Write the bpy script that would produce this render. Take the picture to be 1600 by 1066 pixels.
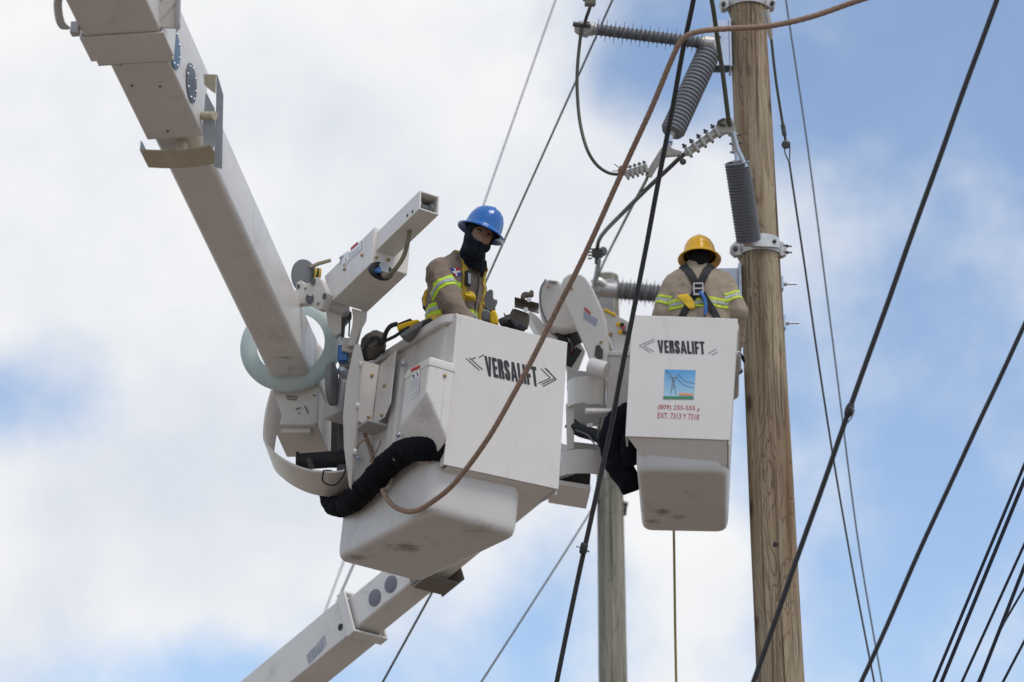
import bpy, bmesh, math, random
from mathutils import Vector, Matrix, noise
random.seed(7)
sc = bpy.context.scene
for _o in list(bpy.data.objects): bpy.data.objects.remove(_o)
R_ = math.radians
# ------------------------------------------------------------------ camera
CAM = Vector((0, 0, 1.6)); PITCH = R_(21); FPX = 4500.0
FW = Vector((0, math.cos(PITCH), math.sin(PITCH))); UP = Vector((0, -math.sin(PITCH), math.cos(PITCH))); RT = Vector((1, 0, 0))
cd = bpy.data.cameras.new('camera'); cam = bpy.data.objects.new('camera', cd); sc.collection.objects.link(cam)
cam.location = CAM; cam.rotation_euler = (math.pi/2 + PITCH, 0, 0)
cd.sensor_width = 36; cd.lens = FPX/1600*36; cd.clip_start = .1; cd.clip_end = 5000
cd.dof.use_dof = True; cd.dof.focus_distance = 16.5; cd.dof.aperture_fstop = 3.2
sc.camera = cam
# ------------------------------------------------------------------ light
SUN_EL, SUN_AZ = R_(58), R_(140)      # azimuth clockwise from +Y: behind the camera, to the right
sc.view_settings.view_transform = 'Standard'; sc.view_settings.look = 'None'
sc.view_settings.exposure = 0.28; sc.view_settings.gamma = 1.0; sc.view_settings.use_curve_mapping = False
sl = bpy.data.lights.new('sun', 'SUN'); sl.energy = 1.3; sl.angle = R_(24); sl.color = (1, .93, .83)
so = bpy.data.objects.new('sun', sl); sc.collection.objects.link(so)
sd = Vector((math.sin(SUN_AZ)*math.cos(SUN_EL), math.cos(SUN_AZ)*math.cos(SUN_EL), math.sin(SUN_EL)))
so.rotation_euler = (-sd).to_track_quat('-Z', 'Y').to_euler(); so.location = (6, -6, 30)
# ------------------------------------------------------------------ sky with broken cloud
w = bpy.data.worlds.new('World'); sc.world = w; w.use_nodes = True
nt = w.node_tree; nt.nodes.clear()
def N(tree, t, **k):
    n = tree.nodes.new(t)
    for a, b in k.items(): setattr(n, a, b)
    return n
def MT(op, a, b=None, c=None, clamp=False, tree=None):
    tree = tree or nt
    n = N(tree, 'ShaderNodeMath', operation=op, use_clamp=clamp)
    for i, x in enumerate((a, b, c)):
        if x is None: continue
        if isinstance(x, (int, float)): n.inputs[i].default_value = x
        else: tree.links.new(x, n.inputs[i])
    return n.outputs[0]
def DOT(vec, v3):
    n = N(nt, 'ShaderNodeVectorMath', operation='DOT_PRODUCT'); nt.links.new(vec, n.inputs[0]); n.inputs[1].default_value = v3
    return n.outputs['Value']
tc = N(nt, 'ShaderNodeTexCoord'); DIR = tc.outputs['Generated']
su, sv = DOT(DIR, RT), DOT(DIR, UP)
# slow noise that bends the outlines of the cloud banks
nz = N(nt, 'ShaderNodeTexNoise'); nz.inputs['Scale'].default_value = 9; nz.inputs['Detail'].default_value = 7; nz.inputs['Roughness'].default_value = .52
nt.links.new(DIR, nz.inputs['Vector'])
nz2 = N(nt, 'ShaderNodeTexNoise'); nz2.inputs['Scale'].default_value = 26; nz2.inputs['Detail'].default_value = 6; nz2.inputs['Roughness'].default_value = .55
nt.links.new(DIR, nz2.inputs['Vector'])
BLOBS = [  # cloud banks and gaps: centre x, y, half sizes (direction units x1000), weight
 (-95, 65, 120, 95, .95), (-135, -68, 85, 38, .66), (-60, -30, 90, 60, .5), (48, 48, 42, 32, .55), (68, -88, 26, 30, .42),
 (125, 34, 45, 16, .2), (30, 8, 40, 26, .35), (-165, -20, 52, 24, -.66), (-105, -116, 45, 18, -.6), (150, 95, 70, 60, -.55), (48, 95, 26, 24, -.5),
 (150, -60, 60, 70, -.42), (5, -92, 26, 30, -.38), (88, -30, 18, 40, -.3)]
acc = MT('ADD', MT('MULTIPLY', nz.outputs['Fac'], 1.35), MT('MULTIPLY', nz2.outputs['Fac'], .80))
acc = MT('SUBTRACT', acc, .91)
for cx, cy, sx, sy, wt in BLOBS:
    a = MT('DIVIDE', MT('SUBTRACT', su, cx/1000), sx/1000); b = MT('DIVIDE', MT('SUBTRACT', sv, cy/1000), sy/1000)
    r2 = MT('ADD', MT('MULTIPLY', a, a), MT('MULTIPLY', b, b))
    acc = MT('ADD', acc, MT('MULTIPLY', MT('EXPONENT', MT('MULTIPLY', r2, -1)), wt))
mr = N(nt, 'ShaderNodeMapRange', interpolation_type='SMOOTHSTEP'); nt.links.new(acc, mr.inputs[0])
mr.inputs[1].default_value = -.26; mr.inputs[2].default_value = .64
mr.inputs[3].default_value = .07; mr.inputs[4].default_value = 1.0
sky = N(nt, 'ShaderNodeTexSky', sky_type='NISHITA'); sky.sun_disc = False; sky.sun_elevation = SUN_EL; sky.sun_rotation = SUN_AZ
sky.altitude = 0; sky.air_density = 1.0; sky.dust_density = .3; sky.ozone_density = 1.4
b1 = N(nt, 'ShaderNodeBackground'); nt.links.new(sky.outputs[0], b1.inputs[0]); b1.inputs[1].default_value = .15
b2 = N(nt, 'ShaderNodeBackground')
cr = N(nt, 'ShaderNodeValToRGB'); nt.links.new(nz.outputs['Fac'], cr.inputs[0])
cr.color_ramp.elements[0].position = .34; cr.color_ramp.elements[0].color = (.59, .625, .685, 1)
cr.color_ramp.elements[1].position = .60; cr.color_ramp.elements[1].color = (.765, .768, .774, 1)
nt.links.new(cr.outputs[0], b2.inputs[0]); b2.inputs[1].default_value = 1.0
mx = N(nt, 'ShaderNodeMixShader'); nt.links.new(mr.outputs[0], mx.inputs[0]); nt.links.new(b1.outputs[0], mx.inputs[1]); nt.links.new(b2.outputs[0], mx.inputs[2])
wo = N(nt, 'ShaderNodeOutputWorld'); nt.links.new(mx.outputs[0], wo.inputs[0])
sc.render.engine = 'CYCLES'
# ------------------------------------------------------------------ helpers
def ray(px, py): return FW + RT*((px-800)/FPX) - UP*((py-533)/FPX)
def P(px, py, z): return CAM + ray(px, py)*z
def hit(px, py, p, n):
    d = ray(px, py); t = (p-CAM).dot(n)/d.dot(n); return CAM + d*t
def onY(px, py, Y): return hit(px, py, Vector((0, Y, 0)), Vector((0, 1, 0)))
def depth(p): return (p-CAM).dot(FW)
def frame(o, x, y, z):
    m = Matrix.Identity(4)
    for i, a in enumerate((x, y, z, o)):
        m[0][i], m[1][i], m[2][i] = a[0], a[1], a[2]
    return m
def axframe(o, z, hint=None):
    z = z.normalized(); h = hint or (Vector((0, 0, 1)) if abs(z.z) < .9 else Vector((1, 0, 0)))
    x = h.cross(z).normalized(); return frame(o, x, z.cross(x), z)
class MB:
    def __init__(s): s.v, s.f, s.m = [], [], []
    def add(s, vs, fs, mi=0):
        b = len(s.v); s.v += [Vector(x) for x in vs]; s.f += [tuple(b+i for i in f) for f in fs]; s.m += [mi]*len(fs); return s
    def hexa(s, b4, t4, mi=0):
        return s.add(list(b4)+list(t4), [(3,2,1,0), (4,5,6,7), (0,1,5,4), (1,2,6,5), (2,3,7,6), (3,0,4,7)], mi)
    def box(s, fr, u, v, w, mi=0):
        q = [(u[0],v[0]), (u[1],v[0]), (u[1],v[1]), (u[0],v[1])]
        return s.hexa([fr@Vector((a,b,w[0])) for a,b in q], [fr@Vector((a,b,w[1])) for a,b in q], mi)
    def prism(s, pts, ext, mi=0):
        n = len(pts); b = [Vector(p) for p in pts]; t = [p+ext for p in b]
        return s.add(b+t, [tuple(range(n))[::-1], tuple(range(n, 2*n))] + [(i, (i+1)%n, n+(i+1)%n, n+i) for i in range(n)], mi)
    def loft(s, rings, caps=(True, True), mi=0, close=True):
        n = len(rings[0]); vs = [p for r in rings for p in r]; fs = []
        for k in range(len(rings)-1):
            for i in range(n if close else n-1):
                j = (i+1)%n; fs.append((k*n+i, k*n+j, (k+1)*n+j, (k+1)*n+i))
        if caps[0]: fs.append(tuple(range(n))[::-1])
        if caps[1]: fs.append(tuple(range((len(rings)-1)*n, len(rings)*n)))
        return s.add(vs, fs, mi)
    def tube(s, path, r, n=8, mi=0, caps=True):
        path = [Vector(p) for p in path]; rs = r if isinstance(r, (list, tuple)) else [r]*len(path)
        rings = []; prev = None
        for i, p in enumerate(path):
            t = (path[min(i+1, len(path)-1)]-path[max(i-1, 0)]).normalized()
            if prev is None:
                h = Vector((0,0,1)) if abs(t.z) < .9 else Vector((1,0,0)); x = h.cross(t).normalized()
            else: x = (prev - t*prev.dot(t)).normalized()
            prev = x; y = t.cross(x)
            rings.append([p + (x*math.cos(a)+y*math.sin(a))*rs[i] for a in (2*math.pi*k/n for k in range(n))])
        return s.loft(rings, (caps, caps), mi)
    def lathe(s, fr, prof, n=20, mi=0, sx=1, sy=1, caps=(True, True)):
        return s.loft([[fr@Vector((r*math.cos(2*math.pi*k/n)*sx, r*math.sin(2*math.pi*k/n)*sy, h)) for k in range(n)] for r, h in prof], caps, mi)
    def cyl(s, a, b, r, n=12, mi=0): return s.tube([a, b], r, n, mi)
def smooth_path(pts, k=6):
    pts = [Vector(p) for p in pts]; out = []
    for i in range(len(pts)-1):
        p0 = pts[max(i-1,0)]; p1 = pts[i]; p2 = pts[i+1]; p3 = pts[min(i+2, len(pts)-1)]
        for j in range(k):
            t = j/k
            out.append(.5*((2*p1)+(p2-p0)*t+(2*p0-5*p1+4*p2-p3)*t*t+(3*p1-p0-3*p2+p3)*t**3))
    out.append(pts[-1]); return out
COL = sc.collection
def root(name, label, cat, loc, group=None):
    o = bpy.data.objects.new(name, None); COL.objects.link(o); o.location = loc; o.empty_display_size = .1
    o['label'] = label; o['category'] = cat
    if group: o['group'] = group
    return o
def base_of(parent):
    b = Vector((0,0,0))
    while parent is not None: b += parent.location; parent = parent.parent
    return b
def ob(name, mb, mat, parent=None, bevel=0, seg=2, smooth=True, ang=35, label=None, cat=None, group=None, kind=None, center=None):
    b = base_of(parent) if parent else (center if center is not None else Vector((0,0,0)))
    me = bpy.data.meshes.new(name)
    me.from_pydata([tuple(p-b) for p in mb.v], [], mb.f)
    mats = mat if isinstance(mat, (list, tuple)) else [mat]
    for m in mats: me.materials.append(m)
    if len(mats) > 1: me.polygons.foreach_set('material_index', mb.m)
    bm = bmesh.new(); bm.from_mesh(me); bmesh.ops.recalc_face_normals(bm, faces=bm.faces); bm.to_mesh(me); bm.free()
    if smooth:
        me.polygons.foreach_set('use_smooth', [True]*len(me.polygons)); me.set_sharp_from_angle(angle=R_(ang))
    me.update()
    o = bpy.data.objects.new(name, me); COL.objects.link(o)
    if parent: o.parent = parent
    elif center is not None: o.location = center
    if bevel:
        md = o.modifiers.new('edge', 'BEVEL'); md.width = bevel; md.segments = seg; md.limit_method = 'ANGLE'; md.angle_limit = R_(30); md.harden_normals = True
    if label: o['label'] = label
    if cat: o['category'] = cat
    if group: o['group'] = group
    if kind: o['kind'] = kind
    return o
# ------------------------------------------------------------------ materials
def mat(name, col, rough=.5, metal=0.0, var=.08, vscale=6, bump=0.0, bscale=60, dirt=None, dirt_amt=.0, dscale=(7,7,2.5), spec=.5, coat=0, trans=0, grain=None):
    m = bpy.data.materials.new(name); m.use_nodes = True; t = m.node_tree; p = t.nodes['Principled BSDF']
    p.inputs['Roughness'].default_value = rough; p.inputs['Metallic'].default_value = metal; p.inputs['Specular IOR Level'].default_value = spec
    p.inputs['Coat Weight'].default_value = coat
    tcn = N(t, 'ShaderNodeTexCoord'); oc = tcn.outputs['Object']
    mp = N(t, 'ShaderNodeMapping'); t.links.new(oc, mp.inputs[0]); mp.inputs['Scale'].default_value = grain or (1,1,1)
    n1 = N(t, 'ShaderNodeTexNoise'); n1.inputs['Scale'].default_value = vscale; n1.inputs['Detail'].default_value = 6; t.links.new(mp.outputs[0], n1.inputs[0])
    hs = N(t, 'ShaderNodeMix', data_type='RGBA')
    lo = tuple(max(0, c*(1-var*1.6)) for c in col); hi = tuple(min(1, c*(1+var)) for c in col)
    hs.inputs['A'].default_value = (*lo, 1); hs.inputs['B'].default_value = (*hi, 1); t.links.new(n1.outputs[0], hs.inputs['Factor'])
    out = hs.outputs['Result']
    if dirt:
        mp2 = N(t, 'ShaderNodeMapping'); t.links.new(oc, mp2.inputs[0]); mp2.inputs['Scale'].default_value = dscale
        n2 = N(t, 'ShaderNodeTexNoise'); n2.inputs['Scale'].default_value = 1; n2.inputs['Detail'].default_value = 9; n2.inputs['Roughness'].default_value = .68; n2.inputs['Distortion'].default_value = .6; t.links.new(mp2.outputs[0], n2.inputs[0])
        r = N(t, 'ShaderNodeMapRange', interpolation_type='SMOOTHSTEP'); t.links.new(n2.outputs[0], r.inputs[0]); r.inputs[1].default_value = .52; r.inputs[2].default_value = .78; r.inputs[4].default_value = dirt_amt
        d = N(t, 'ShaderNodeMix', data_type='RGBA'); t.links.new(r.outputs[0], d.inputs['Factor']); t.links.new(out, d.inputs['A']); d.inputs['B'].default_value = (*dirt, 1); out = d.outputs['Result']
        # fine specks and scratches
        n4 = N(t, 'ShaderNodeTexNoise'); n4.inputs['Scale'].default_value = 55; n4.inputs['Detail'].default_value = 3; t.links.new(oc, n4.inputs[0])
        r4 = N(t, 'ShaderNodeMapRange'); t.links.new(n4.outputs[0], r4.inputs[0]); r4.inputs[1].default_value = .69; r4.inputs[2].default_value = .75; r4.inputs[4].default_value = dirt_amt*.8
        d4 = N(t, 'ShaderNodeMix', data_type='RGBA'); t.links.new(r4.outputs[0], d4.inputs['Factor']); t.links.new(out, d4.inputs['A']); d4.inputs['B'].default_value = (*dirt, 1); out = d4.outputs['Result']
    if dirt and dirt_amt >= .28:  # hairline scratches, long and thin
        for rot, sca in ((.5, (3, 260, 3)), (-.8, (260, 4, 200))):
            mps = N(t, 'ShaderNodeMapping'); t.links.new(oc, mps.inputs[0]); mps.inputs['Scale'].default_value = sca; mps.inputs['Rotation'].default_value = (rot, rot*.7, rot)
            ns = N(t, 'ShaderNodeTexNoise'); ns.inputs['Scale'].default_value = .5; ns.inputs['Detail'].default_value = 2; t.links.new(mps.outputs[0], ns.inputs[0])
            rs_ = N(t, 'ShaderNodeMapRange'); t.links.new(ns.outputs[0], rs_.inputs[0]); rs_.inputs[1].default_value = .72; rs_.inputs[2].default_value = .78; rs_.inputs[4].default_value = .35
            ds = N(t, 'ShaderNodeMix', data_type='RGBA'); t.links.new(rs_.outputs[0], ds.inputs['Factor']); t.links.new(out, ds.inputs['A']); ds.inputs['B'].default_value = (*dirt, 1); out = ds.outputs['Result']
    t.links.new(out, p.inputs['Base Color'])
    if bump:
        n3 = N(t, 'ShaderNodeTexNoise'); n3.inputs['Scale'].default_value = bscale; n3.inputs['Detail'].default_value = 5; t.links.new(mp.outputs[0], n3.inputs[0])
        bp = N(t, 'ShaderNodeBump'); bp.inputs['Strength'].default_value = bump; bp.inputs['Distance'].default_value = .01; t.links.new(n3.outputs[0], bp.inputs['Height']); t.links.new(bp.outputs[0], p.inputs['Normal'])
    rr = N(t, 'ShaderNodeMapRange'); t.links.new(n1.outputs[0], rr.inputs[0]); rr.inputs[3].default_value = max(0, rough-.08); rr.inputs[4].default_value = min(1, rough+.12); t.links.new(rr.outputs[0], p.inputs['Roughness'])
    if trans:
        p.inputs['Transmission Weight'].default_value = trans
    return m
DIRT = (.30, .25, .21)
M = {}
M['white'] = mat('white_paint', (.71, .67, .625), .36, var=.035, vscale=3, bump=.04, bscale=30, dirt=DIRT, dirt_amt=.28)
M['panel'] = mat('white_panel', (.69, .65, .615), .42, var=.04, vscale=2.5, bump=.05, bscale=9, dirt=(.38,.33,.29), dirt_amt=.34, dscale=(7,7,1.6))
M['boom'] = mat('boom_gelcoat', (.75, .715, .675), .30, var=.09, vscale=2.6, bump=.06, bscale=12, dirt=(.34,.29,.25), dirt_amt=.55, dscale=(5,3.5,5))
M['bucket'] = mat('bucket_fibreglass', (.63, .595, .56), .38, var=.05, vscale=3, bump=.05, bscale=18, dirt=(.24,.20,.17), dirt_amt=.5, dscale=(4,4,2))
M['greywhite'] = mat('grey_paint', (.50, .49, .48), .45, var=.06, dirt=DIRT, dirt_amt=.35)
M['green'] = mat('pale_green_fibreglass', (.45, .525, .495), .4, var=.08, vscale=8, bump=.05, bscale=30)
M['galv'] = mat('galvanised_steel', (.50, .55, .62), .34, .7, var=.14, vscale=25, bump=.06)  # blue in the base colour stands in for reflected sky
M['zinc'] = mat('yellow_zinc', (.55, .50, .37), .42, .3, var=.2, vscale=14)
M['alu'] = mat('cast_aluminium', (.50, .48, .46), .42, .6, var=.16, vscale=30, bump=.1, bscale=80)
M['dark'] = mat('dark_rubber', (.018, .018, .02), .6, var=.2)
M['black'] = mat('black_cloth', (.0075, .0085, .012), .95, var=.3, vscale=30, bump=.5, bscale=120, spec=.15)
M['steel'] = mat('dark_steel', (.10, .10, .10), .45, .5, var=.2, vscale=20)
M['bracket'] = mat('tan_metal', (.20, .175, .145), .5, .35, var=.2, vscale=18, bump=.1)
M['bolt'] = mat('brass_bolt', (.45, .30, .15), .45, .4, var=.2)
M['polymer'] = mat('grey_silicone', (.19, .195, .215), .55, var=.12, vscale=20)
M['polymer2'] = mat('light_silicone', (.22, .22, .22), .55, var=.12, vscale=20)
M['cable'] = mat('black_cable', (.030, .029, .032), .55, var=.25, vscale=40, bump=.3, bscale=160)
M['olive'] = mat('olive_wire', (.075, .075, .055), .5, .3, var=.2)
M['thin'] = mat('grey_strand', (.16, .17, .18), .5, .4, var=.2)
M['navy'] = mat('blue_black_cable', (.012, .016, .035), .5, var=.2)
M['rope'] = mat('tan_rope', (.36, .235, .17), .9, var=.25, vscale=45, bump=.8, bscale=150)
M['yrope'] = mat('yellow_rope', (.34, .27, .09), .8, var=.2)
M['tan'] = mat('tan_workwear', (.270, .208, .165), .9, var=.10, vscale=10, bump=.35, bscale=90, spec=.2)
M['tan2'] = mat('lit_tan_workwear', (.35, .28, .21), .9, var=.10, vscale=10, bump=.35, bscale=90, spec=.2)  # tan shirt colour raised for the stronger light on this worker's back
M['lime2'] = mat('worn_lime_tape', (.55, .66, .05), .6, var=.10, vscale=30)
M['lime'] = mat('lime_reflective', (.55, .80, .03), .6, var=.06, vscale=30)
M['silver'] = mat('silver_reflective', (.42, .44, .42), .4, var=.06, vscale=30)
M['ystrap'] = mat('yellow_webbing', (.62, .42, .06), .75, var=.1, vscale=40, bump=.3, bscale=150)
M['bstrap'] = mat('black_webbing', (.022, .022, .024), .8, var=.2, vscale=40, bump=.3, bscale=150)
M['yplastic'] = mat('yellow_plastic', (.80, .50, .015), .38, var=.06)
M['hatblue'] = mat('blue_hat', (.008, .125, .44), .22, var=.14, vscale=12, dirt=(.25,.35,.5), dirt_amt=.35, dscale=(20,20,20), coat=.3)
M['hatyellow'] = mat('yellow_hat', (.90, .47, .008), .26, var=.06, vscale=12, coat=.3)
M['skin'] = mat('skin', (.30, .165, .105), .5, var=.1, vscale=40)
M['eye'] = mat('eye_white', (.62, .58, .55), .25, var=.02)
M['iris'] = mat('iris', (.02, .012, .01), .2)
M['hair'] = mat('dark_hair', (.012, .010, .009), .7)
M['gry'] = mat('grey_plastic', (.16, .16, .165), .5, var=.08)
M['bag'] = mat('brown_grey_canvas', (.10, .088, .08), .9, var=.2, vscale=25, bump=.4)
M['red'] = mat('red_print', (.50, .025, .03), .5, var=.1)
M['rprint'] = mat('faded_red_print', (.50, .09, .10), .6, var=.25, vscale=60)
M['blueprint'] = mat('blue_print', (.03, .06, .30), .6, var=.1)
M['ink'] = mat('black_print', (.022, .022, .025), .55, var=.3, vscale=60)
M['greyink'] = mat('grey_print', (.20, .20, .21), .6, var=.2, vscale=60)
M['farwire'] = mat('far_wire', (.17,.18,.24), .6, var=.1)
M['paleink'] = mat('pale_blue_print', (.36, .38, .46), .6, var=.1)
M['wprint'] = mat('white_print', (.78, .78, .78), .5, var=.03)
M['orange'] = mat('orange_print', (.75, .33, .16), .6)
M['gprint'] = mat('green_print', (.06, .26, .13), .6, var=.2, vscale=60)
M['cover'] = mat('dark_cover', (.10, .11, .13), .4, var=.1)
M['cover2'] = mat('faded_cover', (.17, .18, .21), .5, var=.1)
M['bluecover'] = mat('blue_cover', (.05, .12, .22), .35, var=.1)
M['ground'] = mat('worn_concrete', (.215, .178, .145), .9, var=.15, vscale=1.2, bump=.3, bscale=40)
def wood_mat(name, a, b, c, seed, rings=1.0):
    m = bpy.data.materials.new(name); m.use_nodes = True; t = m.node_tree; p = t.nodes['Principled BSDF']; p.inputs['Roughness'].default_value = .85; p.inputs['Specular IOR Level'].default_value = .25
    tcn = N(t, 'ShaderNodeTexCoord'); oc = tcn.outputs['Object']
    def nz_(scale, s, det=6, dist=0.0, ro=.55):
        mp = N(t, 'ShaderNodeMapping'); t.links.new(oc, mp.inputs[0]); mp.inputs['Scale'].default_value = scale; mp.inputs['Location'].default_value = (seed, seed*.7, seed*1.3)
        n = N(t, 'ShaderNodeTexNoise'); n.inputs['Scale'].default_value = s; n.inputs['Detail'].default_value = det; n.inputs['Distortion'].default_value = dist; n.inputs['Roughness'].default_value = ro
        t.links.new(mp.outputs[0], n.inputs[0]); return n.outputs[0]
    big = nz_((9, 9, .45), 1.0, 5, .5)
    # cathedral grain: bands of a warped, long noise
    wv = nz_((5, 5, .75), 1.2, 2, 1.1)
    band = MT('ABSOLUTE', MT('SINE', MT('MULTIPLY', wv, 34*rings, tree=t), tree=t), tree=t)
    line = N(t, 'ShaderNodeMapRange', interpolation_type='SMOOTHSTEP'); t.links.new(band, line.inputs[0]); line.inputs[1].default_value = 0; line.inputs[2].default_value = .55; line.inputs[3].default_value = 1; line.inputs[4].default_value = 0
    fib = nz_((70, 70, 1.6), 1.0, 4)
    mxa = N(t, 'ShaderNodeMix', data_type='RGBA'); mxa.inputs['A'].default_value = (*a, 1); mxa.inputs['B'].default_value = (*b, 1)
    cr_ = N(t, 'ShaderNodeMapRange'); t.links.new(big, cr_.inputs[0]); cr_.inputs[1].default_value = .36; cr_.inputs[2].default_value = .60; t.links.new(cr_.outputs[0], mxa.inputs['Factor'])
    mxb = N(t, 'ShaderNodeMix', data_type='RGBA'); t.links.new(mxa.outputs['Result'], mxb.inputs['A']); mxb.inputs['B'].default_value = (*c, 1)
    patch = nz_((4, 4, 1.5), 1.3, 3)
    pm = N(t, 'ShaderNodeMapRange'); t.links.new(patch, pm.inputs[0]); pm.inputs[1].default_value = .40; pm.inputs[2].default_value = .60; pm.inputs[4].default_value = .55
    t.links.new(MT('MULTIPLY', line.outputs[0], pm.outputs[0], tree=t), mxb.inputs['Factor'])
    # drying cracks and streaks
    ck = nz_((30, 30, .5), 1.0, 4, .3)
    ckr = N(t, 'ShaderNodeMapRange'); t.links.new(ck, ckr.inputs[0]); ckr.inputs[1].default_value = .58; ckr.inputs[2].default_value = .66; ckr.inputs[4].default_value = .75
    mxc = N(t, 'ShaderNodeMix', data_type='RGBA'); t.links.new(ckr.outputs[0], mxc.inputs['Factor']); t.links.new(mxb.outputs['Result'], mxc.inputs['A']); mxc.inputs['B'].default_value = (c[0]*.6, c[1]*.55, c[2]*.5, 1)
    rs = nz_((13, 13, .35), 1.0, 4, .3); rsr = N(t, 'ShaderNodeMapRange', interpolation_type='SMOOTHSTEP'); t.links.new(rs, rsr.inputs[0]); rsr.inputs[1].default_value = .50; rsr.inputs[2].default_value = .66; rsr.inputs[4].default_value = .6*min(1, rings)
    mxr = N(t, 'ShaderNodeMix', data_type='RGBA'); t.links.new(rsr.outputs[0], mxr.inputs['Factor']); t.links.new(mxc.outputs['Result'], mxr.inputs['A']); mxr.inputs['B'].default_value = (b[0]*.62, b[1]*.45, b[2]*.36, 1)
    hv = N(t, 'ShaderNodeHueSaturation'); t.links.new(mxr.outputs['Result'], hv.inputs['Color']); t.links.new(MT('ADD', MT('MULTIPLY', fib, .9, tree=t), .55, tree=t), hv.inputs['Value'])
    # knots
    mpk = N(t, 'ShaderNodeMapping'); t.links.new(oc, mpk.inputs[0]); mpk.inputs['Scale'].default_value = (3.2, 3.2, 1.9); mpk.inputs['Location'].default_value = (seed*2, .3, seed)
    vo = N(t, 'ShaderNodeTexVoronoi'); t.links.new(mpk.outputs[0], vo.inputs[0]); vo.inputs['Scale'].default_value = 1.0
    kn = N(t, 'ShaderNodeMapRange', interpolation_type='SMOOTHSTEP'); t.links.new(vo.outputs['Distance'], kn.inputs[0]); kn.inputs[1].default_value = .05; kn.inputs[2].default_value = .19; kn.inputs[3].default_value = .8; kn.inputs[4].default_value = 0
    mxk = N(t, 'ShaderNodeMix', data_type='RGBA'); t.links.new(kn.outputs[0], mxk.inputs['Factor']); t.links.new(hv.outputs[0], mxk.inputs['A']); mxk.inputs['B'].default_value = (c[0]*.55, c[1]*.5, c[2]*.45, 1)
    t.links.new(mxk.outputs['Result'], p.inputs['Base Color'])
    bp = N(t, 'ShaderNodeBump'); bp.inputs['Strength'].default_value = .9; bp.inputs['Distance'].default_value = .016
    t.links.new(MT('SUBTRACT', fib, MT('ADD', ckr.outputs[0], MT('MULTIPLY', line.outputs[0], .3, tree=t), tree=t), tree=t), bp.inputs['Height']); t.links.new(bp.outputs[0], p.inputs['Normal'])
    return m
M['wood'] = wood_mat('weathered_pine', (.19, .138, .09), (.40, .315, .215), (.115, .07, .042), 3.1)
M['wood2'] = wood_mat('grey_green_pine', (.19, .19, .15), (.31, .295, .235), (.12, .10, .08), 9.4, .6)

def smudge(m, spots):
    """dark rubbed marks with their own ragged shape at given object-space places: (centre, radius, strength)"""
    t = m.node_tree; p = t.nodes['Principled BSDF']; src = p.inputs['Base Color'].links[0].from_socket
    tcn = N(t, 'ShaderNodeTexCoord')
    for c, r, k in spots:
        dn = N(t, 'ShaderNodeVectorMath', operation='DISTANCE'); t.links.new(tcn.outputs['Object'], dn.inputs[0]); dn.inputs[1].default_value = c
        mr_ = N(t, 'ShaderNodeMapRange'); t.links.new(dn.outputs['Value'], mr_.inputs[0]); mr_.inputs[1].default_value = 0; mr_.inputs[2].default_value = r; mr_.inputs[3].default_value = 1; mr_.inputs[4].default_value = 0
        mp = N(t, 'ShaderNodeMapping'); t.links.new(tcn.outputs['Object'], mp.inputs[0]); mp.inputs['Scale'].default_value = (9, 16, 16); mp.inputs['Rotation'].default_value = (0,0,.5)
        n = N(t, 'ShaderNodeTexNoise'); n.inputs['Scale'].default_value = 1.2; n.inputs['Detail'].default_value = 8; n.inputs['Roughness'].default_value = .7; n.inputs['Distortion'].default_value = 1.2; t.links.new(mp.outputs[0], n.inputs[0])
        v = MT('MULTIPLY', MT('SUBTRACT', MT('ADD', MT('MULTIPLY', mr_.outputs[0], .55, tree=t), n.outputs[0], tree=t), .78, tree=t), 4*k, clamp=True, tree=t)
        v = MT('MULTIPLY', v, min(1, mr_.outputs[0].default_value if False else 1), tree=t)
        mx_ = N(t, 'ShaderNodeMix', data_type='RGBA'); t.links.new(MT('MINIMUM', v, .85*k, tree=t), mx_.inputs['Factor']); t.links.new(src, mx_.inputs['A']); mx_.inputs['B'].default_value = (.06,.052,.046,1); src = mx_.outputs['Result']
    t.links.new(src, p.inputs['Base Color'])
# ================================================================== ground
g = MB(); g.add([(-900,-900,0), (900,-900,0), (900,900,0), (-900,900,0)], [(0,1,2,3)])
ob('ground', g, M['ground'], kind='structure')
# ================================================================== poles
def make_pole(name, label, Y, top, bot, r0, r1, extra, mt, seed):
    """round timber pole; top and bottom points of its axis on the plane y = Y, carried on to the ground"""
    a, b = onY(*top, Y), onY(*bot, Y); d = (a-b).normalized()
    basept = b + d*(-(b.z)/d.z); tp = a + d*extra
    L = (tp-basept).length; la = (a-basept).length; lb = (b-basept).length
    rt = root(name, label, 'utility pole', basept)
    fr = axframe(basept, d, Vector((0,1,0)))
    rings = []; n = 72; K = 110
    for k in range(K+1):
        h = L*k/K; r = r1 + (r0-r1)*(h-lb)/(la-lb)
        ring = []
        for i in range(n):
            th = 2*math.pi*i/n; q = Vector((math.cos(th)*1.3, math.sin(th)*1.3, h*.7+seed))
            rr = r*(1+.026*noise.noise(q)+.018*noise.noise(Vector((q.x*3.1,q.y*3.1,q.z*1.5)))) - .004*max(0, noise.noise(Vector((math.cos(th)*9, math.sin(th)*9, h*.35+seed)))-.15)*4
            ring.append(fr@Vector((math.cos(th)*rr, math.sin(th)*rr, h)))
        rings.append(ring)
    m = MB(); m.loft(rings); ob('trunk', m, mt, rt, ang=60)
    return rt, fr, (lambda h: r1 + (r0-r1)*(h-lb)/(la-lb)), basept, d
POLE_Y = P(1192, 533, 19.6).y
pole, PF, PR, PB, PD = make_pole('utility_pole', 'thick brown weathered timber pole beside the worker in the yellow hat', POLE_Y, (1167, 0), (1220, 1066), .128, .158, .55, M['wood'], 1.7)
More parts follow.
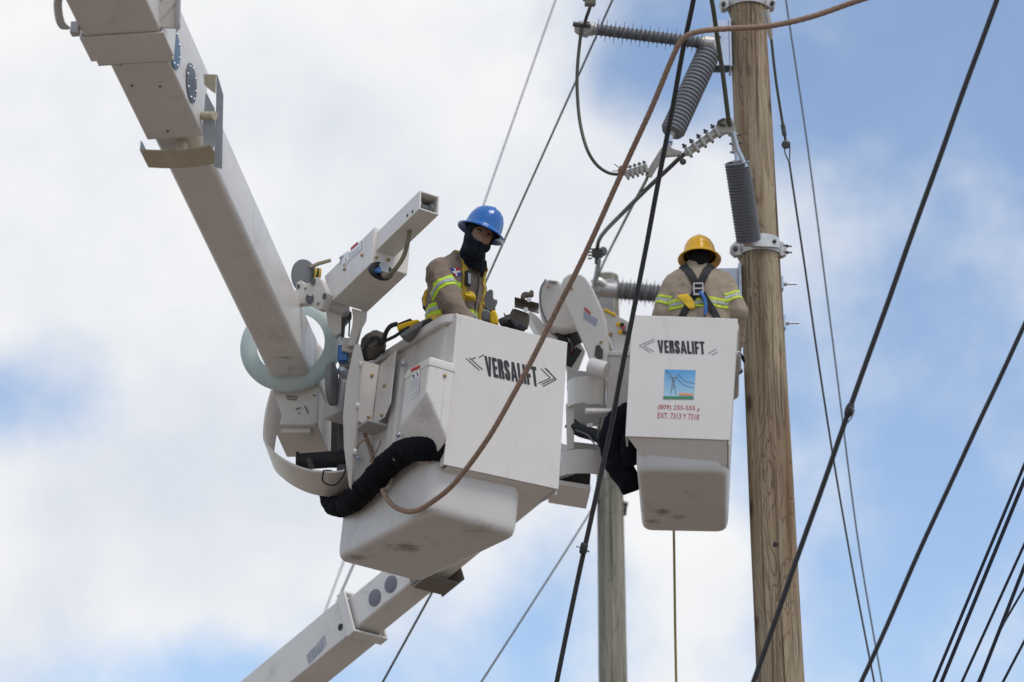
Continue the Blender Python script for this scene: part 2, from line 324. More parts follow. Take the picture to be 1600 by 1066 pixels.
pole2, PF2, PR2, PB2, PD2 = make_pole('utility_pole', 'grey-green timber pole in the background between the two buckets', P(955, 700, 31).y, (948, 440), (958, 1066), .128, .150, .06, M['wood2'], 8.2)
def pole_h(px, py):  # height along the pole axis of a pixel on it
    q = onY(px, py, POLE_Y); return (q-PB).dot(PD)
def ang_pt(th, r, h): return PF@Vector((math.cos(th)*r, math.sin(th)*r, h))
# local x of PF is across the picture, local y along depth
_s = 1 if (PF.to_3x3()@Vector((1,0,0))).x > 0 else -1
_t = 1 if (PF.to_3x3()@Vector((0,1,0))).y > 0 else -1
def pl(x, y, h): return PF@Vector((x*_s, y*_t, h))     # x right, y away, h up the pole
def band(hc, hh, mt, parent, name='band'):
    m = MB(); n = 36; rr = PR(hc)
    o_ = [[pl(math.cos(2*math.pi*i/n)*(rr+e), math.sin(2*math.pi*i/n)*(rr+e), hc+z) for i in range(n)] for e, z in ((.0,-hh),(.012,-hh),(.016,-hh*.4),(.016,hh*.4),(.012,hh),(.0,hh))]
    m.loft(o_, (False, False)); return ob(name, m, mt, parent)
def nut(a, d, r, t, parent, mt='steel', name='bolt', n=6):
    m = MB(); m.cyl(a, a+d.normalized()*t, r, n); m.cyl(a, a+d.normalized()*(t*1.7), r*.5, 8); return ob(name, m, M[mt], parent, smooth=False)
# upper clamp band with two lugs
h1 = pole_h(1168, 6)
band(h1, .05, M['alu'], pole, 'clamp_band')
for sx in (-1, 1):
    m = MB(); r = PR(h1)
    pts = [pl(sx*(r-.01), -.05, h1+.05), pl(sx*(r+.05), -.05, h1+.04), pl(sx*(r+.075), -.05, h1-.01), pl(sx*(r+.06), -.05, h1-.06), pl(sx*(r+.03), -.05, h1-.065), pl(sx*(r-.01), -.05, h1-.03)]
    m.prism(pts, Vector((0, .07, 0))); ob('lug', m, M['alu'], pole, bevel=.008)
    nut(pl(sx*(r+.045), -.052, h1-.03), Vector((0,-1,0)), .018, .02, pole)
# lower clamp: bright front plate, side lugs, bolts
h2 = pole_h(1186, 392)
band(h2, .048, M['alu'], pole, 'clamp_band')
m = MB(); r = PR(h2)+.018; rows = []
for z in (-.055, -.05, .05, .055):
    e = 0 if abs(z) > .052 else .014
    rows.append([pl(math.sin(a)*(r+e), -math.cos(a)*(r+e), h2+.01+z*(1-.35*abs(a+.1-.25))) for a in [(-.45+i*.11) for i in range(13)]])
m.loft(rows, (False, False), close=False); ob('front_plate', m, mat('bright_zinc', (.62,.62,.62), .4, .3, var=.25, vscale=30), pole)
for x in (-.25, .55): nut(pl(math.sin(x)*(r+.012), -math.cos(x)*(r+.012), h2+.005), Vector((math.sin(x), -math.cos(x), 0)), .014, .012, pole)
r = PR(h2)
m = MB(); m.prism([pl(-(r-.02), -.07, h2+.05), pl(-(r+.02), -.07, h2+.055), pl(-(r+.065), -.07, h2+.01), pl(-(r+.07), -.07, h2-.03), pl(-(r+.04), -.07, h2-.065), pl(-(r-.02), -.07, h2-.06)], Vector((0,.05,0))); ob('lug', m, M['alu'], pole, bevel=.01)
nut(pl(-(r+.03), -.072, h2-.012), Vector((0,-1,0)), .02, .012, pole)
m = MB(); m.prism([pl(r-.03, -.06, h2+.05), pl(r+.02, -.06, h2+.045), pl(r+.045, -.06, h2), pl(r+.04, -.06, h2-.055), pl(r+.01, -.06, h2-.07), pl(r-.03, -.06, h2-.05)], Vector((0,.05,0))); ob('lug', m, M['alu'], pole, bevel=.008)
for dz in (.012, -.035): nut(pl(r+.02, -.05, h2+dz), Vector((1,-.1,-.08)), .012, .035, pole)
# through bolts on the right side, vent hole, square tin tag
for px, py in ((1209, 444), (1216, 505)):
    h = pole_h(px, py); r = PR(h)
    m = MB(); m.box(frame(pl(r-.01, 0, h), Vector((1,0,0)), Vector((0,1,0)), Vector((0,0,1))), (0,.02), (-.035,.035), (-.045,.045)); m.cyl(pl(r+.005,0,h), pl(r+.035,0,h), .016, 6); m.cyl(pl(r,0,h), pl(r+.105,0,h-.002), .0075, 8)
    ob('through_bolt', m, M['galv'], pole, smooth=False)
h = pole_h(1209, 861); m = MB(); r = PR(h)
qa = pl(math.sin(-.02)*(r+.002), -math.cos(.02)*(r+.002), h); m.lathe(axframe(qa, Vector((0,-1,0))), [(.018,-.05),(.018,.002),(.016,.003)], 16); ob('bolt_hole_shade', m, M['dark'], pole)  # dark disc carries the shade inside the bolt hole
# mount for the upper insulators: galvanised channel on the left side
ha, hb = pole_h(1150, 42), pole_h(1150, 112); r = PR(ha)
fr_ch = frame(pl(-r, -.05, (ha+hb)/2), Vector((1,0,0)), Vector((0,1,0)), Vector((0,0,1))); H2 = (ha-hb)/2
m = MB(); m.box(fr_ch, (-.145, -.02), (-.05, -.038), (-H2, H2)); m.box(fr_ch, (-.145,-.13), (-.038,.07), (-H2, H2)); m.box(fr_ch, (-.02, -.004), (-.06,.10), (-H2-.01, H2+.02)); m.box(fr_ch, (-.13,-.02), (.06,.07), (-H2,H2))
ob('insulator_bracket', m, M['galv'], pole, bevel=.003)
for u_, w_ in ((-.09,.04), (-.095,-.0), (-.13,.11)): nut(fr_ch@Vector((u_,-.05,w_)), Vector((0,-1,0)), .012, .014, pole)
# steel channel beside the yellow-hat worker (lower mount)
ha, hb = pole_h(1150, 425), pole_h(1150, 500); r = PR(ha); H2 = (ha-hb)/2
fr_c2 = frame(pl(-r, -.03, (ha+hb)/2), Vector((1,0,0)), Vector((0,1,0)), Vector((0,0,1)))
m = MB(); m.box(fr_c2, (-.16,-.02), (-.04,-.03), (-H2,H2)); m.box(fr_c2, (-.17,-.16), (-.03,.06), (-H2,H2)); m.box(fr_c2, (-.02,.0), (-.055,.08), (-H2-.02,H2+.03)); m.box(fr_c2, (-.16,-.02), (.05,.06), (-H2,H2)); ob('insulator_bracket', m, M['galv'], pole, bevel=.003)

# ================================================================== bucket frames
def bframe(q):
    x, y, z, yaw, tx, ty, w_, d_, h_, tp = q
    e1 = Vector((math.cos(yaw), math.sin(yaw), 0)); e2 = Vector((-math.sin(yaw), math.cos(yaw), 0)); e3 = Vector((0,0,1))
    e3 = (e3 + e1*tx + e2*ty).normalized(); e1 = (e1 - e3*e1.dot(e3)).normalized(); e2 = e3.cross(e1)
    return frame(Vector((x,y,z)), e1, e2, e3), e1, e2, e3
Q1 = (-.442, 15.755, 6.962, .509, .097, -.028, .585, 1.216, 1.184, .985)
Q2 = (1.15, 18.081, 7.912, -.072, .043, .049, .633, 1.245, 1.045, .918)
def rrect(fr, hw, hd, r, wz, n=6):
    out = []
    for cx, cy, a0 in ((1,1,0), (-1,1,90), (-1,-1,180), (1,-1,270)):
        for k in range(n+1):
            a = R_(a0 + 90*k/n); out.append(fr@Vector((cx*(hw-r)+r*math.cos(a), cy*(hd-r)+r*math.sin(a), wz)))
    return out
LET = {
 'V': (.82, [[(0,1),(.30,1),(.41,.34),(.52,1),(.82,1),(.56,0),(.26,0)]]),
 'E': (.60, [[(0,0),(.30,0),(.60,0),(.60,.17),(.30,.17),(.30,.42),(.56,.42),(.56,.58),(.30,.58),(.30,.83),(.60,.83),(.60,1),(0,1)]]),
 'R': (.68, [[(0,0),(.30,0),(.30,.42),(.35,.42),(.38,.36),(.38,0),(.68,0),(.67,.40),(.58,.49),(.66,.60),(.66,.88),(.50,1),(0,1),(0,.5)], ]),
 'S': (.66, [[(.66,.68),(.66,.87),(.53,1),(.13,1),(0,.87),(0,.62),(.12,.48),(.36,.34),(.36,.19),(.33,.15),(.30,.19),(.30,.34),(0,.34),(0,.13),(.13,0),(.53,0),(.66,.13),(.66,.40),(.52,.55),(.30,.67),(.30,.82),(.33,.86),(.36,.82),(.36,.68)]]),
 'A': (.84, [[(0,0),(.28,0),(.32,.20),(.36,.38),(.42,.72),(.42,1),(.26,1)], [(.84,0),(.56,0),(.52,.20),(.48,.38),(.42,.72),(.42,1),(.58,1)], [(.32,.20),(.52,.20),(.48,.38),(.36,.38)]]),
 'L': (.56, [[(0,0),(.56,0),(.56,.17),(.30,.17),(.30,1),(0,1)]]), 'I': (.30, [[(0,0),(.30,0),(.30,1),(0,1)]]),
 'F': (.58, [[(0,0),(.30,0),(.30,.40),(.55,.40),(.55,.57),(.30,.57),(.30,.83),(.58,.83),(.58,1),(0,1)]]),
 'T': (.70, [[(.20,0),(.50,0),(.50,.83),(.70,.83),(.70,1),(0,1),(0,.83),(.20,.83)]])}
def logo_on(s_, bl, br, tl, plane, mt_, parent, name, lift=.0025):
    a, b, c = (on(*p, plane) for p in (bl, br, tl)); nn = plane[1].normalized()*lift; tot = sum(LET[ch][0] for ch in s_)+.10*(len(s_)-1); x = 0; m = MB()
    for ch in s_:
        for poly in LET[ch][1]: m.add([a+(b-a)*((x+u)/tot)+(c-a)*v+nn for u, v in poly], [tuple(range(len(poly)))])
        x += LET[ch][0]+.10
    return ob(name, m, mt_, parent, smooth=False)
def bucket_shell(Q, rt, bmat):
    fr, e1, e2, e3 = bframe(Q); w_, d_, h_, tp = Q[6:]
    def ring(wz, off, rad=.085):
        s = tp + (1-tp)*(wz+h_/2)/h_
        return rrect(fr, w_/2*s+off, d_/2*s+off, max(.012, rad+off), wz)
    m = MB(); T, B = h_/2, -h_/2
    m.loft([ring(B+.05,-.07), ring(B+.05,-.03), ring(T-.004,-.014), ring(T-.004,-.002), ring(T-.05,0), ring(T-.35,0), ring(B+.30,0), ring(B+.07,0), ring(B+.04,-.003), ring(B+.018,-.010), ring(B+.005,-.022), ring(B,-.04)])
    sh = ob('shell', m, bmat, rt, ang=40)
    m = MB(); rr = [ring(T-.055,-.001), ring(T-.055,.026), ring(T-.048,.034), ring(T-.004,.034), ring(T,.028), ring(T,-.012), ring(T-.02,-.013)]
    m.loft(rr, (False, False)); ob('rim', m, bmat, rt, ang=40)
    return fr, e1, e2, e3
# flat print helpers: everything is laid on a plane through pt with normal nn, pixel corners only read off where the mark stands on that panel
def on(px, py, pl_): return hit(px, py, pl_[0], pl_[1])
FONT = None
def text_mesh(s, off=0.0):
    cu = bpy.data.curves.new('t', 'FONT'); cu.body = s; cu.size = 1; cu.resolution_u = 2; cu.offset = off
    o = bpy.data.objects.new('t', cu); COL.objects.link(o); dg = bpy.context.evaluated_depsgraph_get()
    me = bpy.data.meshes.new_from_object(o.evaluated_get(dg)); bpy.data.objects.remove(o); bpy.data.curves.remove(cu)
    vs = [v.co.copy() for v in me.vertices]; fs = [tuple(p.vertices) for p in me.polygons]; bpy.data.meshes.remove(me)
    x0 = min(v.x for v in vs); x1 = max(v.x for v in vs); y0 = min(v.y for v in vs); y1 = max(v.y for v in vs)
    return [((v.x-x0)/(x1-x0), (v.y-y0)/(y1-y0)) for v in vs], fs
def text_on(s, bl, br, tl, plane, mt, parent, name, off=0.0, lift=.0025):
    a, b, c = (on(*p, plane) for p in (bl, br, tl)); nn = plane[1].normalized()*lift
    vs, fs = text_mesh(s, off); m = MB(); m.add([a+(b-a)*x+(c-a)*y+nn for x, y in vs], fs)
    return ob(name, m, mt, parent, smooth=False)
def strokes_on(lines, wpx, plane, mt, parent, name, lift=.0025):
    m = MB(); nn = plane[1].normalized()
    for ln in lines:
        for (x0,y0), (x1,y1) in zip(ln[:-1], ln[1:]):
            a, b = on(x0,y0,plane), on(x1,y1,plane); s = (b-a).cross(nn).normalized()*(wpx/2*depth(a)/FPX)
            m.add([a-s+nn*lift, b-s+nn*lift, b+s+nn*lift, a+s+nn*lift], [(0,1,2,3)])
    return ob(name, m, mt, parent, smooth=False)
def quad_on(pts, plane, mt, parent, name, lift=.002):
    m = MB(); nn = plane[1].normalized()*lift; m.add([on(*p, plane)+nn for p in pts], [tuple(range(len(pts)))]); return ob(name, m, mt, parent, smooth=False)

# ================================================================== bucket in front (left)
F1, A1, A2, A3 = bframe(Q1); I1 = F1.inverted(); w1, d1, hh1 = Q1[6:9]
def L1_(u, v, w_): return F1@Vector((u, v, w_))
bk1 = root('aerial_bucket', 'large white lift bucket carrying the worker in the blue hard hat', 'lift bucket', F1@Vector((0,0,-hh1/2)), 'lift buckets')
mb1 = M['bucket'].copy(); q_ = hit(634, 855, L1_(0,0,-hh1/2), A3) - base_of(bk1); q2_ = hit(560, 872, L1_(0,0,-hh1/2), A3) - base_of(bk1); q3_ = hit(745, 830, L1_(0,0,-hh1/2), A3) - base_of(bk1); smudge(mb1, [(tuple(q_), .20, .9), (tuple(q2_), .13, .6), (tuple(q3_), .2, .35)]); bucket_shell(Q1, bk1, mb1)
vf = -d1/2-.055
PL1 = (F1@Vector((0, vf, 0)), -A2)
c4 = [I1@on(*p, PL1) for p in ((693,726), (873,765), (887,535), (714,492))]
uL, uR = (c4[0].x+c4[3].x)/2, (c4[1].x+c4[2].x)/2; wB, wT = (c4[0].z+c4[1].z)/2, (c4[2].z+c4[3].z)/2
TH = .012; vb = -d1/2+.17
m = MB()
def L1(u, v, w_): return F1@Vector((u, v, w_))
m.hexa([L1(c4[0].x,vf,c4[0].z), L1(c4[1].x,vf,c4[1].z), L1(c4[1].x,vf+TH,c4[1].z), L1(c4[0].x,vf+TH,c4[0].z)], [L1(c4[3].x,vf,c4[3].z), L1(c4[2].x,vf,c4[2].z), L1(c4[2].x,vf+TH,c4[2].z), L1(c4[3].x,vf+TH,c4[3].z)])
ob('front_cover', m, M['panel'], bk1, bevel=.004, seg=3)
# side walls, slanting underside and top flange of the cover
for sgn, uu in ((1, c4[3].x), (-1, c4[2].x)):
    lo = c4[0] if sgn > 0 else c4[1]
    vb_ = vb if sgn > 0 else vb-.02
    zsplit = wT-.40 if sgn > 0 else lo.z-.03; m = MB()
    m.hexa([L1(uu+sgn*.001, vf+TH+.001, wT-.003), L1(uu+sgn*.001, vb_, wT-.003), L1(uu+sgn*(.011), vb_, wT-.003), L1(uu+sgn*.011, vf+TH+.001, wT-.003)],
           [L1(lo.x*.35+uu*.65 if sgn>0 else lo.x+sgn*.001, vf+TH+.001, zsplit), L1(lo.x*.35+uu*.65 if sgn>0 else lo.x+sgn*.001, vb_, zsplit), L1(lo.x*.35+uu*.65+.011 if sgn>0 else lo.x+sgn*.011, vb_, zsplit), L1(lo.x*.35+uu*.65+.011 if sgn>0 else lo.x+sgn*.011, vf+TH+.001, zsplit)]); ob('cover_side', m, M['panel'], bk1, bevel=.002)
m = MB()
m.hexa([L1(c4[0].x+.001, vf+TH+.001, c4[0].z), L1(c4[0].x+.012, vf+TH+.001, c4[0].z), L1(c4[3].x+.012, vf+TH+.001, wT-.41), L1(c4[3].x+.001, vf+TH+.001, wT-.41)], [L1(c4[0].x+.001, vf+TH+.035, c4[0].z), L1(c4[0].x+.012, vf+TH+.035, c4[0].z), L1(c4[3].x+.012, vf+TH+.035, wT-.41), L1(c4[3].x+.001, vf+TH+.035, wT-.41)])
ob('cover_return', m, M['panel'], bk1, bevel=.002)
m = MB(); ul, ur = c4[0].x+.014, c4[1].x-.014
m.hexa([L1(ul+.02, vf+TH+.002, c4[0].z-.002), L1(ur, vf+TH+.002, c4[1].z-.002), L1(ur-.03, -d1/2+.16, c4[1].z-.055), L1(ul+.02, -d1/2+.11, c4[0].z-.055)], [L1(ul+.02, vf+TH+.002, c4[0].z+.012), L1(ur, vf+TH+.002, c4[1].z+.012), L1(ur-.03, -d1/2+.16, c4[1].z-.04), L1(ul+.02, -d1/2+.11, c4[0].z-.04)])
ob('cover_underside', m, M['panel'], bk1, bevel=.002)
m = MB(); m.box(F1, (c4[3].x+.014, c4[2].x-.014), (vf+TH+.002, -d1/2+.01), (wT-.02, wT-.008)); ob('cover_top', m, M['panel'], bk1)
# VERSALIFT lettering and chevrons
logo_on('VERSALIFT', (760, 587), (841, 604.5), (756.5, 556), PL1, M['ink'], bk1, 'logo_lettering')
strokes_on([[(728,560),(749,579)], [(733,559),(754,578)], [(737,561),(743,559)], [(748,559),(756,554)]], 1.3, PL1, M['ink'], bk1, 'logo_chevron')
strokes_on([[(851,575),(867,591),(846,601)], [(845,576),(860,591),(841,599)], [(853,576),(869,593),(848,604)]], 1.3, PL1, M['ink'], bk1, 'logo_chevron')
strokes_on([[(790,761.5-16),(798,763-16)]], 2.0, PL1, M['greyink'], bk1, 'scuff_mark') if False else None
# control housing on the long left face
uF = -w1/2
def Lf(off): return (L1(uF-off, 0, 0), -A1)
rid = I1@on(672, 556, Lf(.165)); far_ = I1@on(635, 575, Lf(.165)); rb = I1@on(661, 690, Lf(.165))
u0, u1_, v0, v1 = uF-.165, uF+.0, rid.y, far_.y; zt, zb = rid.z, rb.z
bm = bmesh.new()
bmesh.ops.create_cube(bm, size=1)
for v in bm.verts: v.co = Vector((u0 if v.co.x < 0 else u1_, v0 if v.co.y < 0 else v1, zb if v.co.z < 0 else zt))
PNv = (L1(0, v0, 0), -A2)
ap = Vector((u0, v0, (I1@on(666, 612, Lf(.165))).z)); p1_ = I1@on(633.5, 655, Lf(.165)); p2_ = I1@on(690, 669, PNv)
nn = (p1_-ap).cross(p2_-ap).normalized()
if nn.x > 0: nn = -nn
r_ = bmesh.ops.bisect_plane(bm, geom=bm.verts[:]+bm.edges[:]+bm.faces[:], plane_co=ap, plane_no=nn, clear_outer=True)
bmesh.ops.contextual_create(bm, geom=[e for e in r_['geom_cut'] if isinstance(e, bmesh.types.BMEdge)])
m = MB(); bm.verts.ensure_lookup_table(); m.add([F1@v.co for v in bm.verts], [tuple(v.index for v in f.verts) for f in bm.faces]); bm.free()
mch = M['white'].copy(); smudge(mch, [(tuple(F1@((ap+p1_+p2_)/3) - base_of(bk1)), .2, .28)]); cb = ob('control_housing', m, mch, bk1, bevel=.016, seg=4)
PLc = Lf(.166)
m = MB(); zc = zt-.055  # seam under the lid
m.box(F1, (u0-.004, u1_), (v0-.004, v1+.004), (zc, zc+.03)); ob('lid_seam', m, M['white'], cb, bevel=.004)
quad_on([(643,577), (657.5,570), (655,617), (641,624)], PLc, M['wprint'], cb, 'warning_label')
quad_on([(643,577), (657.5,570), (657.2,575.5), (642.7,582.5)], PLc, M['red'], cb, 'label_header', .0035)
strokes_on([[(645,586),(648,592)], [(652,582),(654,588)], [(646,590),(649,586)]] , 2.2, PLc, M['ink'], cb, 'label_symbol', .0035)
strokes_on([[(642.5,y), (655.5,y-6.5)] for y in (597,600,603,606,609,613,617,620)], .7, PLc, M['greyink'], cb, 'label_text', .0035)
PLn = (L1(0, v0-.001, 0), -A2)
def button(px, py, plane, r, parent, mt='bolt', t=.012):
    q = on(px, py, plane); n_ = plane[1].normalized(); m = MB(); m.lathe(axframe(q, n_), [(r,0), (r,t*.4), (r*.75,t*.85), (r*.3,t)], 12); return ob('bolt', m, M[mt], parent)
button(695, 587, PLn, .011, cb)
# vertical rib and bolts on the left face
ra, rb2 = I1@on(625, 545, Lf(.02)), I1@on(625, 700, Lf(.02))
m = MB(); m.hexa([L1(uF-.02, ra.y-.055, wT-.10), L1(uF-.02, ra.y+.055, wT-.10), L1(uF+.02, ra.y+.055, wT-.10), L1(uF+.02, ra.y-.055, wT-.10)], [L1(uF-.02, ra.y-.055, -hh1/2+.28), L1(uF-.02, ra.y+.055, -hh1/2+.28), L1(uF+.03, ra.y+.055, -hh1/2+.28), L1(uF+.03, ra.y-.055, -hh1/2+.28)])
ob('mounting_rib', m, M['bucket'], bk1, bevel=.02, seg=4)
for q in ((630,568), (623.5,680), (560,716)): button(*q, Lf(.022), .018, bk1, 'galv', .016)
# ================================================================== bucket behind (right)
F2, B1_, B2_, B3_ = bframe(Q2); I2 = F2.inverted(); w2, d2, hh2 = Q2[6:9]
bk2 = root('aerial_bucket', 'white lift bucket with a phone number, carrying the worker in the yellow hard hat', 'lift bucket', F2@Vector((0,0,-hh2/2)), 'lift buckets')
mb2 = M['bucket'].copy(); q_ = hit(1035, 800, F2@Vector((0,0,-hh2/2)), B3_) - base_of(bk2); q2_ = hit(1060, 808, F2@Vector((0,0,-hh2/2)), B3_) - base_of(bk2); q3_ = hit(1020, 815, F2@Vector((0,0,-hh2/2)), B3_) - base_of(bk2); smudge(mb2, [(tuple(q_), .16, .9), (tuple(q2_), .13, .7), (tuple(q3_), .12, .7)]); bucket_shell(Q2, bk2, mb2)
def L2(u, v, w_): return F2@Vector((u, v, w_))
vf2 = -d2/2-.06; PL2 = (L2(0,vf2,0), -B2_)
k4 = [I2@on(*p, PL2) for p in ((977,682), (1140,688), (1153,498), (988,492))]
m = MB(); m.hexa([L2(k4[0].x,vf2,k4[0].z), L2(k4[1].x,vf2,k4[1].z), L2(k4[1].x,vf2+TH,k4[1].z), L2(k4[0].x,vf2+TH,k4[0].z)], [L2(k4[3].x,vf2,k4[3].z), L2(k4[2].x,vf2,k4[2].z), L2(k4[2].x,vf2+TH,k4[2].z), L2(k4[3].x,vf2+TH,k4[3].z)])
ob('front_cover', m, M['panel'], bk2, bevel=.004, seg=3)
m = MB()
for sgn, top_, lo in ((1, k4[3], k4[0]), (-1, k4[2], k4[1])):
    m = MB()
    m.hexa([L2(top_.x+sgn*.001, vf2+TH+.001, top_.z-.003), L2(top_.x+sgn*.001, -d2/2+.2, top_.z-.003), L2(top_.x+sgn*.011, -d2/2+.2, top_.z-.003), L2(top_.x+sgn*.011, vf2+TH+.001, top_.z-.003)],
           [L2(lo.x+sgn*.001, vf2+TH+.001, lo.z-.02*(sgn<0)), L2(lo.x+sgn*.001, -d2/2+.12, lo.z-.13*(sgn<0)), L2(lo.x+sgn*.011, -d2/2+.12, lo.z-.13*(sgn<0)), L2(lo.x+sgn*.011, vf2+TH+.001, lo.z-.02*(sgn<0))]); ob('cover_side', m, M['panel'], bk2, bevel=.002)
m = MB(); m.hexa([L2(k4[0].x+.014, vf2+TH+.002, k4[0].z-.001), L2(k4[1].x-.014, vf2+TH+.002, k4[1].z-.001), L2(k4[1].x-.014, -d2/2+.06, k4[1].z-.125), L2(k4[0].x+.10, -d2/2+.05, k4[0].z-.085)], [L2(k4[0].x+.014, vf2+TH+.002, k4[0].z+.012), L2(k4[1].x-.014, vf2+TH+.002, k4[1].z+.012), L2(k4[1].x-.014, -d2/2+.07, k4[1].z-.110), L2(k4[0].x+.10, -d2/2+.06, k4[0].z-.070)])
ob('cover_underside', m, M['panel'], bk2, bevel=.002)
m = MB(); m.box(F2, (k4[3].x+.014, k4[2].x-.014), (vf2+TH+.002, -d2/2+.01), (min(k4[2].z,k4[3].z)-.02, min(k4[2].z,k4[3].z)-.008)); ob('cover_top', m, M['panel'], bk2)
# side control housing seen past the right edge
zch = (I2@hit(1158, 614, L2(w2/2+.05,0,0), B1_)).z
m = MB(); m.box(F2, (w2/2-.01, w2/2+.05), (-d2/2+.25, -d2/2+.6), (zch, hh2/2-.1)); ob('control_housing', m, M['greywhite'], bk2, bevel=.03, seg=4)
logo_on('VERSALIFT', (1028.5,551.5), (1102,554), (1027,531.5), PL2, M['ink'], bk2, 'logo_lettering')
strokes_on([[(1023,529.5),(999,540),(1016,551)], [(1023,533),(1006,540.5),(1022,550)]], 1.0, PL2, M['greyink'], bk2, 'logo_chevron')
strokes_on([[(1106,553),(1119,546)], [(1112,555),(1121,550)]], 1.0, PL2, M['greyink'], bk2, 'logo_chevron')
pm = bpy.data.materials.new('decal_sky'); pm.use_nodes = True; t = pm.node_tree; tcn = N(t,'ShaderNodeTexCoord'); sp = N(t,'ShaderNodeSeparateXYZ'); t.links.new(tcn.outputs['Generated'], sp.inputs[0])
rp = N(t,'ShaderNodeValToRGB'); t.links.new(sp.outputs['Z'], rp.inputs[0]); rp.color_ramp.elements[0].color = (.40,.62,.72,1); rp.color_ramp.elements[1].color = (.07,.30,.62,1); t.links.new(rp.outputs[0], t.nodes['Principled BSDF'].inputs['Base Color'])
dc = quad_on([(1037,623.5),(1084,624),(1087,579),(1039,577.5)], PL2, pm, bk2, 'decal')
strokes_on([[(1036.5,621.5),(1084,622)]], 4.6, PL2, M['gprint'], dc, 'decal_grass', .0038)
strokes_on([[(1048,617),(1052,590),(1056,617)], [(1049.5,608),(1055,604),(1050,600),(1054,596)], [(1052,596),(1047,585),(1040,579)], [(1053,596),(1060,585)], [(1046,590),(1059,590)]], .9, PL2, M['greyink'], dc, 'decal_tower', .0038)
strokes_on([[(1060,586),(1070,596),(1086,600)], [(1058,592),(1068,602),(1085,607)]], .6, PL2, M['blueprint'], dc, 'decal_wires', .0038)
strokes_on([[(1061,616),(1083,617)]], 4.0, PL2, M['orange'], dc, 'decal_lettering', .0045)
text_on('(809) 255-555', (1027.5,641), (1086,643.5), (1028,632), PL2, M['rprint'], bk2, 'phone_number', .004)
strokes_on([[(1089,642),(1091.5,642),(1092,637.5)]], 1.4, PL2, M['rprint'], bk2, 'worn_digit')
text_on('EXT. 7313 Y 7318', (1027.5,653.5), (1092,656), (1028,644.8), PL2, M['rprint'], bk2, 'extension_number', .004)
def prism_px(pts, z, ext, m=None):
    m = m or MB(); return m.prism([P(x, y, z) for x, y in pts], ext)
# ================================================================== boom of the front lift (enters at upper left)
a_, b_ = P(299.5, 264.6, 14.8), P(456, 596, 17.0)       # two points on the centre line of its underside
AX = (b_-a_).normalized(); BW = AX.cross(Vector((0,0,1))).normalized(); BH = BW.cross(AX)
if BW.x < 0: BW = -BW
if BH.z < 0: BH = -BH
LB = (b_-a_).length
FB = frame(a_, BW, AX, BH)                               # u across, v along, w up from the underside
boom1 = root('lift_boom', 'long white telescopic boom reaching in from the upper left corner', 'crane boom', a_)
def sect(name, hw, v0, v1, w0, w1, mt, rad=.03, wall=.014):
    def rr(v, off):
        out = []
        for cx, cy, a0 in ((1,1,0), (-1,1,90), (-1,-1,180), (1,-1,270)):
            for k in range(6):
                a = R_(a0+90*k/5); r = max(.004, rad+off)
                out.append(FB@Vector((cx*(hw-rad)+r*math.cos(a), v, (w0+w1)/2 + cy*((w1-w0)/2-rad)+r*math.sin(a))))
        return out
    m = MB(); m.loft([rr(v0+.02,-wall), rr(v0,-wall*.9), rr(v0,0), rr(v1,0), rr(v1,-wall*.9), rr(v1-.05,-wall)]); return ob(name, m, mt, boom1, ang=30)
sect('inner_section', .125, -.6, LB+.10, 0, .32, M['boom'], .035)
def vpx(px, py, off=0): # distance along the boom where a pixel on the underside centre lies
    return (FB.inverted()@hit(px, py, FB@Vector((0,0,off)), BH)).y
v_mid = vpx(270, 216, -.02); v_out = vpx(196, 99, -.06)
sect('middle_section', .147, v_out-.8, v_mid, -.02, .36, M['boom'], .012)
sect('outer_section', .188, v_out-9.0, v_out, -.06, .42, M['boom'], .012)
m = MB(); fo = FB
m.box(FB, (-.202,.202), (v_out-.26, v_out-.05), (-.074,-.062)); m.box(FB, (.190,.204), (v_out-.26, v_out-.05), (-.074,.2)); m.box(FB, (-.204,-.190), (v_out-.26, v_out-.05), (-.074,.43)); ob('end_collar', m, M['boom'], boom1, bevel=.006)
m = MB(); m.box(FB, (-.186,.186), (v_out+.001,v_out+.016), (-.058,-.028)); ob('wear_pad', m, M['greywhite'], boom1, bevel=.004)
# gusset and hook near the top edge of the view
m = MB(); u_ = .19
m.prism([FB@Vector((u_, v_out-.55, .06)), FB@Vector((u_, v_out-.18, .10)), FB@Vector((u_, v_out-.12, .40)), FB@Vector((u_, v_out-.62, .40))], BW*.012)
m.prism([FB@Vector((u_+.012, v_out-.50, .10)), FB@Vector((u_+.012, v_out-.16, .12)), FB@Vector((u_+.10, v_out-.22, .36)), FB@Vector((u_+.10, v_out-.5, .38))], BH*.012)
ob('side_gusset', m, M['boom'], boom1, bevel=.004)
zg = depth(FB@Vector((.3, v_out-.25, .2)))-.12
m = MB(); prism_px([(241,42),(255,27),(276,3),(278,-14),(262,-14),(246,10)], zg, Vector((.0,.02,0)), m); ob('gusset_web', m, M['white'], boom1, bevel=.003)
m = MB(); prism_px([(275,-14),(281,-14),(280.5,36),(274,44)], zg-.01, Vector((.0,.05,0)), m); ob('gusset_flange', m, M['greywhite'], boom1, bevel=.003)
m = MB(); prism_px([(241,42),(274,44),(277,3)], zg+.005, Vector((.0,.012,0)), m); ob('gusset_web', m, M['white'], boom1, bevel=.003)
m = MB(); m.tube(smooth_path([FB@Vector((-.19, v_out-.62, -.02)), FB@Vector((-.235, v_out-.52, -.05)), FB@Vector((-.245, v_out-.42, -.09)), FB@Vector((-.225, v_out-.36, -.08))]), [.022,.022,.02,.02,.02,.02,.02,.02,.02,.02,.02,.02,.02,.02,.018,.014,.012,.01,.008], 8)
m.box(FB, (-.225,-.188), (v_out-.34, v_out-.30), (-.09,-.03)); ob('boom_hook', m, M['greywhite'], boom1)
